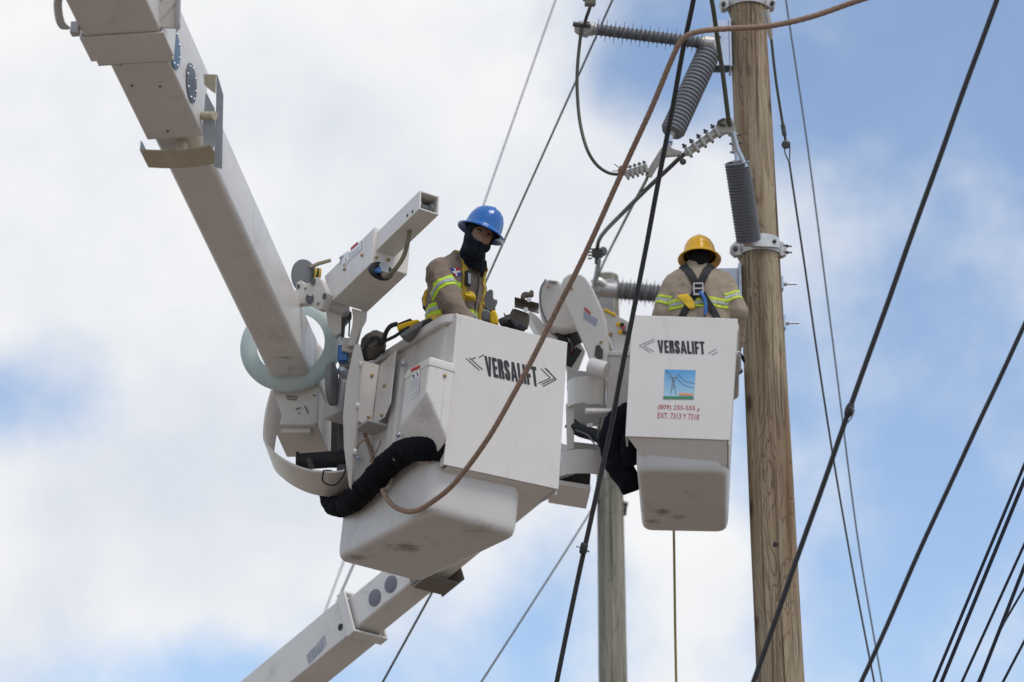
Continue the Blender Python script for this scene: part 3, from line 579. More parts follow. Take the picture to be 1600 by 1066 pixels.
# round inspection covers on the right side of the middle section
PS = (FB@Vector((.1475,0,0)), BW)
for (px, py), mt_, nm in (((298,130), M['cover'], 'inspection_cover'), ((272,77), M['bluecover'], 'inspection_cover')):
    q = on(px, py, PS); m = MB(); m.lathe(axframe(q, BW), [(.10,0),(.10,.006),(.092,.008)], 32); ic = ob(nm, m, mt_, boom1)
    for k in range(8):
        a = 2*math.pi*k/8; m = MB(); qq = q + (AX*math.cos(a)+BH*math.sin(a))*.083; m.lathe(axframe(qq+BW*.007, BW), [(.008,0),(.006,.005)], 8); ob('bolt', m, M['galv'], ic)
# galvanised frame at the end of the middle section
vm = v_mid
m = MB(); rows = []
for w_ in (-.085, -.079): rows.append([FB@Vector((u_, vm+.155+.05*(1-(u_/.19)**2), w_-.012*(u_/.19)**2+.01)) for u_ in [(-.175+.37*i/10) for i in range(11)]])
rows2 = [[p - AX*.175 for p in r] for r in rows]
for i in range(10):
    m.hexa([rows2[0][i], rows2[0][i+1], rows[0][i+1], rows[0][i]], [rows2[1][i], rows2[1][i+1], rows[1][i+1], rows[1][i]])
ob('frame_underplate', m, M['zinc'], boom1)
zf = depth(FB@Vector((.2, vm, .05)))-.1
m = MB(); prism_px([(338,116.5),(347.5,149),(346.5,200),(345.5,264),(334,261),(337,180)], zf, BW*.006, m); ob('frame_plate', m, M['galv'], boom1, bevel=.001)
m = MB(); prism_px([(321,146),(334,170),(335,206),(333,231),(318,229),(316,200)], zf+.06, BW*.006, m); ob('frame_plate', m, M['galv'], boom1, bevel=.001)
m = MB(); prism_px([(318,116),(337.5,116.5),(336.5,146),(328,140),(319,132)], zf+.03, AX*.006, m); ob('frame_web', m, M['zinc'], boom1)
m = MB(); m.box(FB, (-.176,-.168), (vm-.01, vm+.13), (-.085,-.03)); ob('frame_plate', m, M['galv'], boom1, bevel=.002)
m = MB(); m.cyl(P(317,181,zf+.04), P(336,181,zf-.02), .022, 14); ob('spacer', m, M['zinc'], boom1)
m = MB(); m.cyl(FB@Vector((.02,vm+.06,-.07)), FB@Vector((.02,vm+.06,-.02)), .03, 14); ob('spacer', m, M['zinc'], boom1)
# screws and scuffs on the undersides
PU = (FB@Vector((0,0,-.0205)), -BH)
for px, py in ((206,134), (250,135), (262,205), (188,101)):
    button(px, py, PU, .007, boom1, 'steel', .005)
PUi = (FB@Vector((0,0,-.0005)), -BH)
strokes_on([[(436,558.5),(452,558.5)], [(428,558.5),(430,558.5)], [(456,558.5),(458,558.5)]], 1.3, PUi, M['ink'], boom1, 'index_mark')
PSi = (FB@Vector((.1255,0,0)), BW)
strokes_on([[(479,498),(477,526)]], 1.0, PSi, M['rprint'], boom1, 'index_mark')
# pale green ring guard at the boom tip
cR = FB@Vector((-.004, LB-.06, .218)); fR = axframe(cR, (-AX+Vector((.05,0,-.02))).normalized(), Vector((0,0,1)))
m = MB(); prof = [(.203,.008),(.206,.016),(.235,.021),(.27,.015),(.302,-.006),(.306,-.014),(.300,-.018),(.268,.003),(.235,.008)]
m.loft([[fR@Vector((r*math.cos(2*math.pi*k/64), r*math.sin(2*math.pi*k/64), h)) for k in range(64)] for r, h in prof+[prof[0]]], (False, False)); ob('ring_guard', m, M['green'], boom1, ang=50)
# knuckle behind the ring and gearbox housing below it
m = MB(); m.box(FB, (-.115,.15), (LB+.06, LB+.42), (.0,.30)); ob('boom_tip', m, M['white'], boom1, bevel=.05, seg=5)
D1 = 16.98
fb = [P(423,607,D1), P(497,603,D1), P(496,664,D1), P(425,664,D1)]; dv = AX*.46 + BW*(-.01)
m = MB(); m.prism(fb, dv); ob('gearbox_housing', m, M['white'], boom1, bevel=.006)
PG = (P(460,635,D1-.002), (fb[1]-fb[0]).cross(fb[3]-fb[0]).normalized());
if PG[1].dot(FW) > 0: PG = (PG[0], -PG[1])
for q in ((428,617), (491,618), (425,662), (495,663)): button(*q, PG, .006, boom1, 'steel', .004)
strokes_on([[(447,619),(465,621)], [(448,623),(464,625)]], 2.2, PG, M['greyink'], boom1, 'stencil_lettering')
strokes_on([[(462,640),(470,637)], [(466,645),(469,646)], [(476,634),(482,646)]], 2.2, PG, M['greyink'], boom1, 'worn_label')
m = MB(); q0 = fb[3]+(fb[2]-fb[3])*.18+dv*.09; ww = (fb[2]-fb[3])*.64; dn = Vector((0,0,-1))
m.prism([q0, q0+ww, q0+ww+dv*.16, q0+dv*.16], dn*.03); ob('housing_step', m, M['white'], boom1, bevel=.004)
# U-shaped guard shell under the wrist, and its tall side plate
prof = smooth_path([P(x, y, 16.5) for x, y in ((424,606),(415,640),(411,672),(413,692),(428,709),(450,724),(478,735),(510,739),(536,737),(548,729))], 4)
m = MB(); ext = Vector((.02,.42,-.01)); cen = P(480,660,16.5)
inn = [p + (cen-p).normalized()*.012 for p in prof]
for i in range(len(prof)-1): m.hexa([prof[i], prof[i+1], prof[i+1]+ext, prof[i]+ext], [inn[i], inn[i+1], inn[i+1]+ext, inn[i]+ext])
gs = ob('guard_shell', m, M['white'], boom1, ang=40)
m = MB(); prism_px([(553,540),(560,535),(566,560),(561,585),(558,640),(553,700),(549,766),(545,760),(537,700),(535.5,650),(540,600)], 16.45, Vector((.01,.05,0)), m); ob('side_plate', m, M['white'], boom1, bevel=.006)
for x, y in ((561,569), (556,634), (552,706)):
    m = MB(); m.cyl(P(x,y,16.46), P(x+5,y+1,16.46), .02, 10); ob('plate_boss', m, M['white'], boom1)
# dark mechanism inside the wrist
m = MB(); m.box(axframe(P(545,640,17.1), Vector((0,0,1)), Vector((0,1,0))), (-.06,.06), (-.06,.06), (-.42,.30)); ob('wrist_core', m, M['steel'], boom1, bevel=.01)
m = MB(); prism_px([(504,596),(546,588),(548,728),(498,728)], 17.5, Vector((0,.05,0)), m); ob('wrist_dark_backing', m, M['steel'], boom1, bevel=.01)  # dark sheet added to fill the gap where sky showed through
m = MB(); m.cyl(P(464,722,16.95), P(540,716,16.95), .05, 18); m.cyl(P(463,722,16.95), P(467,722,16.95), .062, 18); ob('slewing_tube', m, M['dark'], boom1)
m = MB(); m.cyl(P(482,716,16.85), P(489,733,16.85), .02, 12); ob('valve_body', m, M['steel'], boom1)
m = MB(); q = P(519,600,16.72); m.lathe(frame(q, Vector((0,.3,1)).normalized(), Vector((.2,1,-.3)).normalized(), Vector((1,-.2,0)).normalized()), [(.135,-.02),(.14,-.01),(.14,.012),(.125,.02)], 28, sx=1, sy=.75); ob('drum_flange', m, M['gry'], boom1)
for y0, y1 in ((547,566), (577,597), (599,625)):
    m = MB(); prism_px([(531,y0),(556,y0),(550,y1),(531,y1)], 16.9, Vector((0,.08,0)), m); ob('wrist_bracket', m, M['greywhite'], boom1, bevel=.004)
for x, y in ((534,580), (530,616)): 
    m = MB(); m.lathe(axframe(P(x,y,16.86), -FW), [(.028,0),(.028,.006),(.016,.008),(.016,.02),(.008,.024)], 12); ob('bolt', m, M['galv'], boom1)
# thin hydraulic line looping by the guard
m = MB(); m.tube(smooth_path([P(506,735,16.47), P(504,750,16.5), P(512,757,16.5), P(525,757,16.5), P(537,742,16.46), P(540,730,16.44)]), .005, 6); ob('wire_loop', m, M['dark'], boom1)
strokes_on([[(489,758),(507,760)]], 4, (P(500,757,16.9), Vector((0,-.3,-1)).normalized()), M['greyink'], boom1, 'worn_label') if False else None
# folded bracket between wrist and bucket
cA = I1@on(595, 571, Lf(.05)); cBz = (I1@on(586, 662, Lf(.05))).z; uc = uF-.05
vB = (I1@on(619, 558, Lf(.05))).y; uA = uc - .165
m = MB()
m.prism([L1(uc, cA.y, cA.z), L1(uc, vB, cA.z+.03), L1(uc, vB-.01, cBz+.07), L1(uc, vB+.05, cBz+.0), L1(uc, cA.y, cBz-.01)], -A1*.008); ob('mount_plate', m, M['white'], bk1, bevel=.003)
m = MB(); m.prism([L1(uA, cA.y, cA.z), L1(uc-.009, cA.y, cA.z), L1(uc-.009, cA.y, cBz-.01), L1(uA-.01, cA.y, cBz-.005)], A2*.008); ob('mount_plate', m, M['white'], bk1, bevel=.003)
PA = (L1(0,cA.y-.001,0), -A2); PBp = (L1(uc-.009,0,0), -A1)
for q, pl_ in (((581,587),PA), ((576,652),PA), ((601,603),PBp), ((597,649),PBp)): button(*q, pl_, .011, bk1)
m = MB(); m.prism([L1(uA-.005, cA.y-.02, cA.z-.08), L1(uA+.03, cA.y-.02, cA.z-.08), L1(uA+.025, cA.y-.02, cBz+.08), L1(uA-.015, cA.y-.02, cBz+.08)], A2*.012); ob('mount_slot', m, M['steel'], bk1)
m = MB(); m.box(F1, (uF-.24, uF-.02), (cA.y+.10, cA.y+.30), (cBz+.06, cA.z-.10)); ob('pivot_block', m, M['greywhite'], bk1, bevel=.02)
m = MB(); m.box(F1, (uF-.13, uF+.0), (cA.y-.10, cA.y+.10), (cBz-.03, cBz-.012)); ob('support_arm', m, M['greywhite'], bk1, bevel=.006)
for (x,y),(x2,y2) in (((565,665),(588,738)),):
    m = MB(); m.tube([P(x,y,16.75), P((x+x2)/2+2,(y+y2)/2,16.7), P(x2,y2,16.55)], .012, 8); ob('hydraulic_pipe', m, M['rope'], bk1)
m = MB(); m.tube(smooth_path([P(556,707,16.5), P(563,692,16.45), P(578,684,16.4), P(594,685,16.35), P(591,700,16.35), P(578,722,16.4)]), .004, 6); ob('thin_line', m, M['rope'], bk1)
# black hose sleeve from the cover round to the wrist
pth = smooth_path([on(706,702,Lf(-.12)), on(684,701,Lf(-.02)), on(662,701,Lf(.05)), on(636,704,Lf(.075)), on(606,726,Lf(.08)), on(582,752,Lf(.08)), on(553,780,Lf(.06)), on(532,791,Lf(.03)), on(517,782,Lf(.02)), on(512,745,Lf(.02))], 16)
m = MB(); K = len(pth); m.tube(pth, [.063+.010*noise.noise(Vector((i*.22,0,0)))+.006*noise.noise(Vector((i*.9,4,0))) + .01*math.sin(min(1,i/(K*.8))*math.pi) for i in range(K)], 16)
for i, v in enumerate(m.v): m.v[i] = v + Vector((1,1,1))*(.007*noise.noise(v*18)+.005*noise.noise(v*44))
hs1 = ob('hose_sleeve', m, M['black'], bk1, ang=80)
m = MB(); fr_ = axframe(pth[52], (pth[53]-pth[51])); m.lathe(fr_, [(.070,-.006),(.074,-.004),(.074,.004),(.070,.006)], 24); ob('cable_tie', m, M['wprint'], hs1)

# ================================================================== jib of the front lift
JX = (-A2*.988 + A3*.150).normalized(); JW = A1; JH = JX.cross(JW); 
if JH.z < 0: JH = -JH
j0 = P(518, 471, 16.75); FJ = frame(j0, JX, JW, JH)     # u along, v across (away right), w up
jib = root('material_jib', 'short white box jib with winch rope beside the worker in blue', 'jib', P(548, 545, 16.85))
sJ = FPX/16.6
m = MB(); m.hexa([FJ@Vector(c) for c in ((0,0,0),(.50,0,0),(.50,.235,0),(0,.235,0))], [FJ@Vector(c) for c in ((-.13,0,.235),(.52,0,.235),(.52,.235,.235),(-.13,.235,.235))]); jb = ob('jib_box', m, M['white'], jib, bevel=.006)
def tube_sq(fr, u0, u1, c, hw, hh, wall, cut=True):
    m = MB(); o_ = [(-hw,-hh),(hw,-hh),(hw,hh),(-hw,hh)]; i_ = [(-hw+wall,-hh+wall),(hw-wall,-hh+wall),(hw-wall,hh-wall),(-hw+wall,hh-wall)]
    R4 = lambda u, q: [fr@Vector((u, c[0]+a, c[1]+b)) for a, b in q]
    m.loft([R4(u1-.2, i_), R4(u1, i_), R4(u1, o_), R4(u0, o_)], (True, True)); return m
m = tube_sq(FJ, .44, 1.03, (.085,.150), .062, .062, .010); jt = ob('jib_tube', m, M['white'], jib, bevel=.003)
m = MB(); m.lathe(axframe(FJ@Vector((.96,.085,.15)), JW), [(.03,-.05),(.042,-.048),(.042,-.03),(.024,-.02),(.024,.02),(.042,.03),(.042,.048),(.03,.05)], 20); ob('sheave', m, M['gry'], jt)
PJ = (FJ@Vector((0,-.001,0)), -JW); PT_ = (FJ@Vector((0,.0245,0)), -JW)
for q in ((637,337), (645,331)): button(*q, PT_, .011, jt, 'steel', .006)
for q in ((566,399), (539,421), (508,446)): button(*q, PJ, .011, jb)
quad_on([(548,391),(564.5,376),(565,391),(547.5,406)], PJ, M['wprint'], jb, 'warning_label')
quad_on([(548.5,387.5),(560,377.5),(560,382),(548.5,391.5)], PJ, M['red'], jb, 'label_header', .0035)
strokes_on([[(549,398),(563,386)], [(549,402),(564,389.5)]], 1.2, PJ, M['paleink'], jb, 'label_text', .0035)
quad_on([(530,402),(545,392),(547,405),(534,423)], PJ, M['wprint'], jb, 'worn_label', .002)
strokes_on([[(532,404),(537,401)], [(536,417),(540,411)], [(534,404),(533,414)], [(541,405),(541.5,409)]], 2.0, PJ, M['ink'], jb, 'label_text', .0035)
# open end of the box: dark cavity with a fitting and the rope
PE = (FJ@Vector((.515,0,.1)), (JX*.999+JH*-.08).normalized())
q = on(596,423,(FJ@Vector((.506,0,0)), JX)); m = MB(); fo_ = frame(q, JW, JH, JX); m.lathe(fo_, [(.04,.001),(.062,.004),(.066,.003),(.066,-.02)], 24, sx=1.15, sy=.8); ob('rope_port', m, M['dark'], jb)
m = MB(); m.box(frame(q+JX*.01, JW, JH, JX), (-.025,.03), (-.03,.03), (0,.03)); ob('port_fitting', m, M['alu'], jb, bevel=.006)
m = MB(); m.cyl(q+JX*.012-JW*.035-JH*.02, q+JX*.04-JW*.03-JH*.025, .016, 10); ob('blue_fitting', m, M['hatblue'], jb)
for x, y in ((588,402), (607,406)): button(x, y, (FJ@Vector((.515,0,0)), JX), .011, jb)
m = MB(); m.tube(smooth_path([FJ@Vector((.80,.085,.085)), P(637,378,16.2), P(631,400,16.2), P(618,420,16.2), P(604,432,16.25), q+JX*.02-JH*.03]), .013, 8); ob('winch_rope', m, mat('olive_rope', (.23,.19,.12), .85, var=.25, vscale=60, bump=.5, bscale=200), jib)
# knuckle plate with dark discs for the shade in its lightening holes
zk = 16.72
m = MB(); prism_px([(459,462),(464,441),(470,438),(475,443),(486,442),(490,434),(497,433),(503,440),(508,452),(512,458),(506,474),(503,482),(497,484),(478,474),(462,475)], zk, Vector((.03,.05,0)), m); kp = ob('knuckle_plate', m, M['white'], jib, bevel=.003)
for x, y, r in ((489,440,.019), (484,466,.03), (507,463,.015), (477,451,.006), (497,475,.008), (466,448,.012)):
    m = MB(); m.lathe(frame(P(x,y,zk-.004), Vector((.8,0,.2)).normalized(), Vector((-.1,-.1,1)).normalized(), Vector((.5,-.85,-.1)).normalized()), [(r*1.25,0),(r*1.2,.003),(r,.003),(r*.96,-.01)], 20, sx=.62); ob('plate_hole_shade', m, M['steel'] if r > .01 else M['greyink'], kp)
m = MB(); q = P(475,432,16.86); m.lathe(frame(q, Vector((.75,0,.35)).normalized(), Vector((-.3,-.1,.95)).normalized(), Vector((.45,-.88,.1)).normalized()), [(.02,-.015),(.10,-.01),(.105,0),(.10,.01),(.02,.015)], 32, sx=.72, sy=1.0); ob('winch_drum', m, M['gry'], jib)
m = MB(); m.tube([P(484,418,16.86), P(498,412,16.88), P(516,407,16.92)], .012, 8); ob('winch_rope', m, mat('olive_rope2', (.28,.24,.17), .85, var=.2), jib)
for k in range(4):
    m = MB(); m.lathe(axframe(P(489+k*3.4,428+k*.6,16.85), Vector((1,.2,-.1))), [(.036,-.007),(.042,0),(.036,.007)], 16); ob('rope_coil', m, M['ystrap'] if k % 2 else M['olive'], jib)
# pedestal of the jib
m = MB(); prism_px([(513,468),(546,478),(545,486),(534,489),(508,478)], 16.8, Vector((0,.1,0)), m); ob('saddle', m, M['greywhite'], jib, bevel=.004)
m = MB(); prism_px([(508,481),(534,489),(533,520),(524,525),(512,505)], 16.85, Vector((.0,.06,0)), m); ob('pedestal_plate', m, M['white'], jib, bevel=.004)
m = MB(); prism_px([(549,481),(567,486),(566,500),(560,520),(555,540),(541,541),(546,525),(550,508),(551,495)], 16.8, Vector((.01,.05,0)), m); ob('pedestal_plate', m, M['white'], jib, bevel=.006)
m = MB(); prism_px([(565,481),(574,478),(572,498),(567,507),(563,508)], 16.9, Vector((.0,.05,0)), m); ob('pedestal_plate', m, M['white'], jib, bevel=.006)
m = MB(); prism_px([(533,495),(549,486),(549,494),(539,506),(537,528),(533,528)], 16.87, Vector((0,.05,0)), m); ob('pedestal_rib', m, M['steel'], jib, bevel=.003)
m = MB(); prism_px([(535,527),(556,529),(552,552),(534,548)], 16.85, Vector((.0,.1,0)), m); ob('pedestal_foot', m, M['white'], jib, bevel=.004)
m = MB(); m.cyl(P(547,489,16.86), P(545,526,16.86), .005, 6); ob('cable', m, M['dark'], jib)
m = MB(); m.box(axframe(P(536,554,16.9), Vector((0,0,1)), Vector((0,1,0))), (-.03,.03), (-.03,.03), (-.05,.05)); ob('blue_valve', m, M['hatblue'], jib, bevel=.008)

# ================================================================== arm and wrist of the rear lift
boom2 = root('lift_boom', 'white telescopic boom rising from the bottom edge behind the front bucket', 'crane boom', P(700, 890, 19.9))
t0, t1 = P(478, 1066, 20.7), P(884, 735, 19.35)
A_ = (t1-t0).normalized(); W_ = A_.cross(Vector((0,0,1))).normalized()
if W_.y > 0: W_ = -W_
H_ = W_.cross(A_);
if H_.z < 0: H_ = -H_
FC = frame(t0, W_, A_, H_); LC = (t1-t0).length
def sect2(name, hw, v0, v1, w0, w1, mt, bev=.02):
    m = MB(); m.box(FC, (-hw,hw), (v0,v1), (w0,w1)); return ob(name, m, mt, boom2, bevel=bev, seg=3)
def v2(px, py): return (FC.inverted()@hit(px, py, FC@Vector((.14,0,.0)), W_)).y
vo = v2(541, 1003) + .09
sect2('inner_section', .120, vo-.6, LC, .0, .255, M['boom'])
sect2('outer_section', .142, vo-6.0, vo, -.022, .280, M['boom'], .01)
m = MB()
for u, w_ in (((.143,.162),(-.044,.302)), ((-.162,-.143),(-.044,.302)), ((-.143,.143),(-.044,-.023)), ((-.143,.143),(.281,.302))): m.box(FC, u, (vo-.05,vo+.03), w_)
ob('end_collar', m, M['boom'], boom2, bevel=.004)
m = MB(); m.box(FC, (.122,.141), (vo-.02,vo+.010), (.0,.255)); m.box(FC, (-.115,.115), (vo-.02,vo+.010), (-.018,-.002)); ob('seal', m, M['dark'], boom2)
PSb = (FC@Vector((.1205,0,0)), W_)
for x, y in ((586,934), (611,913)):
    q = on(x, y, PSb); m = MB(); m.lathe(axframe(q, W_), [(.062,0),(.062,.006),(.056,.008)], 28); ob('inspection_cover', m, M['cover2'], boom2)
PSo = (FC@Vector((.1425,0,0)), W_)
logo_on('VERSALIFT', (482,1040), (511,1008), (479,1024), PSo, M['paleink'], boom2, 'logo_lettering')
q = on(532,980,PSo); m = MB(); m.lathe(axframe(q, W_), [(.026,0),(.024,.004)], 16); ob('side_hole', m, M['dark'], boom2)
m = MB()
for dx in (-.03,): m.box(FC, (.122,.132), (vo+.62,vo+.70), (-.03,.22))
m.box(FC, (-.15,.14), (vo+.64,vo+.80), (-.060,-.048)); m.box(FC, (-.158,-.150), (vo+.62,vo+.86), (-.060,.12)); m.box(FC, (-.05,.05), (vo+.66,vo+.72), (-.048,.0)); ob('frame_underplate', m, M['bracket'], boom2, bevel=.003)
# wrist parts between the buckets
Z2 = 19.25
m = MB(); prism_px([(876,443),(880,434),(889,427.5),(899,426),(908,428.5),(915,434),(921,443),(929,459),(938,480),(945,499),(948,531),(947,569),(922,566),(916,550),(898,508),(882,474)], Z2, Vector((.02,.07,0)), m); arm = ob('wrist_arm', m, M['white'], boom2, bevel=.012, seg=3)
PAr = (P(900,500,Z2-.001), Vector((0,-1,-.0)))
def on2(x, y): return P(x, y, Z2)
quad_on([(913,479),(923,488),(922,492),(913,485)], (P(915,485,Z2), -FW), M['rprint'], arm, 'label_header', .004)
quad_on([(912,487),(934,499),(931,510),(912,497)], (P(915,485,Z2), -FW), M['paleink'], arm, 'warning_label', .003)
for x, y in ((893,451), (939,535)): 
    m = MB(); m.lathe(axframe(P(x,y,Z2-.001), -FW), [(.011,0),(.009,.008)], 10); ob('bolt', m, M['bolt'], arm)
m = MB(); prism_px([(931,540),(936,539),(942,547),(942,560),(935,562),(929,556)], Z2-.006, Vector((0,.006,0)), m); ob('arm_slot', m, M['steel'], arm)
m = MB(); ro = []
prof_d = [(845,500),(841,480),(841,455),(848,440),(858,434.5),(872,437),(885,452),(897,485),(900,508),(893,515),(875,516),(858,511)]
m.prism([P(x,y,19.4) for x,y in prof_d], Vector((.06,.26,0))); dr = ob('winch_drum_cover', m, M['white'], boom2, bevel=.045, seg=5)
m = MB(); m.lathe(axframe(P(864,440.5,19.385), Vector((.1,-.5,.8))), [(.035,0),(.034,.004)], 20, sy=.5); ob('cover_vent', m, M['gry'], dr)
m = MB(); m.tube(smooth_path([P(853,437,19.39), P(845,452,19.37), P(845,478,19.37), P(852,498,19.38), P(861,511,19.39)]), .007, 6); ob('cover_seam', m, M['gry'], dr)
m = MB(); m.lathe(axframe(P(857,448.5,19.385), -FW), [(.009,0),(.008,.01)], 10); ob('bolt', m, M['bolt'], dr)
m = MB(); prism_px([(824,488),(830,485),(842,496),(862,520),(874,530),(862,536),(845,525)], 19.5, Vector((0,.2,0)), m); ob('cover_leg', m, M['white'], boom2, bevel=.01)
m = MB(); prism_px([(860,512),(895,515),(915,548),(905,575),(886,580),(872,535)], 19.62, Vector((0,.05,0)), m); ob('hose_plate', m, M['white'], boom2, bevel=.01)
for pts, r, mt_ in (([(872,517),(880,530),(887,548),(888,570)], .03, 'dark'), ([(893,520),(896,538),(890,556),(886,572)], .016, 'red'), ([(905,545),(896,560),(888,572)], .025, 'dark'), ([(884,514),(897,524),(904,538)], .04, 'dark'), ([(898,516),(896,530),(893,548)], .02, 'steel')):
    m = MB(); m.tube(smooth_path([P(x,y,19.5) for x,y in pts]), r, 10); ob('hydraulic_hose', m, M[mt_], boom2)
m = MB(); prism_px([(886,576),(918,580),(934,583),(944,590),(944,600),(886,604)], 19.5, Vector((0,.1,0)), m); ob('lower_bracket', m, M['greywhite'], boom2, bevel=.008)
m = MB(); m.cyl(P(922,572,19.2), P(948,579,19.15), .058, 20); ob('pivot_tube', m, M['white'], boom2)
def half_shell(cx, cy, rx, top, bot, z, name, deep):
    m = MB(); n = 14; w0, w1 = [], []
    for k in range(n+1):
        a = math.pi*k/n; x = cx-rx*math.cos(a); e = math.sin(a)
        w0.append((x, e))
    s = z/FPX
    for k in range(n):
        q = []
        for (x, e) in (w0[k], w0[k+1]):
            a_t, a_b = P(x, top, z) + Vector((0, deep-deep*e, 0)), P(x, bot, z) + Vector((0, deep-deep*e, 0)); q.append((a_t, a_b))
        inn_ = Vector((0,.012,0))
        m.hexa([q[0][1], q[1][1], q[1][1]+inn_, q[0][1]+inn_], [q[0][0], q[1][0], q[1][0]+inn_, q[0][0]+inn_])
    return ob(name, m, M['white'], boom2, ang=50)
half_shell(917, 0, 30, 588, 629, 19.25, 'guard_shell', .12)
half_shell(910, 0, 38, 702, 739, 19.2, 'guard_shell', .12)
m = MB(); prism_px([(884,630),(897,634),(897,702),(886,703)], 19.35, Vector((0,.06,0)), m); ob('wrist_post', m, M['white'], boom2, bevel=.006)
m = MB(); prism_px([(896,690),(938,695),(936,706),(896,704)], 19.45, Vector((0,.1,0)), m); ob('wrist_floor', m, M['greywhite'], boom2, bevel=.004)
m = MB(); prism_px([(890,628),(950,632),(950,660),(890,662)], 19.5, Vector((0,.08,0)), m); ob('wrist_back', m, M['greywhite'], boom2, bevel=.004)
m = MB(); m.cyl(P(916,643,19.12), P(956,643,19.12), .017, 12); m.prism([P(914,637,19.12), P(955,638,19.12), P(955,647,19.12), P(914,646,19.12)], Vector((0,.03,0))); ob('lever', m, M['white'], boom2, bevel=.004)
m = MB(); m.tube(smooth_path([P(889,660,19.4), P(905,672,19.38), P(930,680,19.36), P(950,690,19.3)]), [.045]*19, 12); ob('hydraulic_hose', m, M['dark'], boom2)
m = MB(); m.tube(smooth_path([P(899,672,19.3), P(918,680,19.26), P(926,690,19.24), P(936,703,19.2)]), .006, 6); ob('thin_line', m, M['thin'], boom2)
m = MB(); prism_px([(917,662),(926,661),(926,666),(917,667)], 19.2, Vector((0,.01,0)), m); ob('cable_tag', m, M['wprint'], boom2)
m = MB(); m.tube([P(938,652,19.3), P(934,686,19.3)], .007, 6); ob('thin_line', m, M['thin'], boom2)
m = MB(); prism_px([(868,738),(923,740),(922,757),(868,748)], 19.42, Vector((0,.3,0)), m); ob('boom_head', m, M['dark'], boom2)
m = MB(); fbh = [P(862,748,19.3), P(923,758,19.3), P(923,766,19.3), P(862,756,19.3)]; m.prism(fbh, Vector((-.02,.42,0))); ob('boom_head_plate', m, M['boom'], boom2, bevel=.006)
# jib base and housing left of the rear bucket
m = MB(); prism_px([(940,482),(950,486),(976,499),(990,508),(990,548),(962,550),(953,525),(946,505)], 19.4, Vector((0,.12,0)), m); jr = ob('jib_base', m, M['white'], boom2, bevel=.006)
m = MB(); m.tube([P(944,483.5,19.39), P(962,493,19.39)], .010, 6); ob('yellow_edge', m, M['yplastic'], jr)
for x, y, mt_ in ((966,507,'yplastic'), (972,508,'dark'), (969,519,'yplastic'), (974,512,'rprint'), (954,523,'bolt'), (976,520,'steel')):
    m = MB(); m.lathe(axframe(P(x,y,19.395), -FW), [(.016,0),(.012,.012)], 10); ob('bolt', m, M[mt_], jr)
m = MB(); prism_px([(948,549),(995,551),(988,640),(972,650),(948,640)], 19.3, Vector((0,.28,0)), m); hs = ob('valve_housing', m, M['white'], boom2, bevel=.012, seg=3)
m = MB(); prism_px([(947,548),(996,550),(995,557),(947,555)], 19.285, Vector((0,.3,0)), m); ob('housing_lid', m, M['white'], hs, bevel=.006)
m = MB(); m.lathe(axframe(P(973,573,19.296), -FW), [(.011,0),(.009,.01)], 10); ob('bolt', m, M['bolt'], hs)
# black sleeve hanging by the rear bucket
m = MB(); pth = smooth_path([P(985,648,19.15), P(965,662,19.1), P(957,690,19.05), P(966,722,19.0), P(980,750,18.95), P(987,768,18.95)], 8)
m.tube(pth, [.09+.012*noise.noise(Vector((i*.5,3,0))) - .03*max(0,(i-26)/14) for i in range(len(pth))], 24)
m.tube(smooth_path([P(985,680,18.95), P(982,705,18.93), P(988,728,18.92)], 8), .055, 14)
for i, v in enumerate(m.v): m.v[i] = v + Vector((1,1,1))*(.010*noise.noise(v*14)+.006*noise.noise(v*36))
ob('hose_sleeve', m, M['black'], bk2, ang=80)
# ================================================================== insulators
def insulator(name, label, a, b, core, sheds, t, mt, fit0, fit1, s0=.08, s1=.94, group='polymer insulators', cone=0.0):
    """rod a->b with separate shed discs of alternating radius; fit = (length, radius) of the metal end"""
    rt = root(name, label, 'insulator', a, group); d = (b-a).normalized(); L = (b-a).length
    m = MB(); m.cyl(a+d*fit0[0]*.8, b-d*fit1[0]*.8, core, 18); ob('core', m, mt, rt)
    for p0, dd, ft in ((a, d, fit0), (b, -d, fit1)):
        m = MB(); m.lathe(axframe(p0, dd), [(ft[1]*.8,0),(ft[1],.008),(ft[1],ft[0]*.75),(ft[1]*.82,ft[0]*.8),(ft[1]*.82,ft[0])], 18); ob('end_fitting', m, M['alu'], rt)
    meshes = {}
    n, radii = sheds
    q = d.to_track_quat('Z', 'Y')
    for k in range(n):
        r = radii[k % len(radii)]
        if r not in meshes:
            m = MB(); m.lathe(Matrix.Identity(4), [(core,-t*1.6),(core*1.15,-t*.9),(r*.97,-t*.3-cone),(r,-cone),(r*.97,t*.3-cone),(core*1.15,t*.9+cone*.5),(core,t*1.6+cone*.5)], 28, caps=(False, False))
            m.v = [v + a for v in m.v]; o = ob('shed', m, mt, rt, ang=60); meshes[r] = o.data
        else:
            o = bpy.data.objects.new('shed', meshes[r]); COL.objects.link(o); o.parent = rt
        o.location = d*(L*(s0+(s1-s0)*k/(n-1))); o.rotation_mode = 'QUATERNION'; o.rotation_quaternion = q
    return rt, d
ZI = 19.45
ia, ib = P(1117, 70, 19.45), P(905, 43, 19.49)
i1, d1_ = insulator('line_post_insulator', 'dark grey ribbed insulator standing out level from the pole top', ia, ib, 0.037, (25, (.080,.056)), .0035, M['polymer'], (.10,.055), (.13,.048), .10, .865)
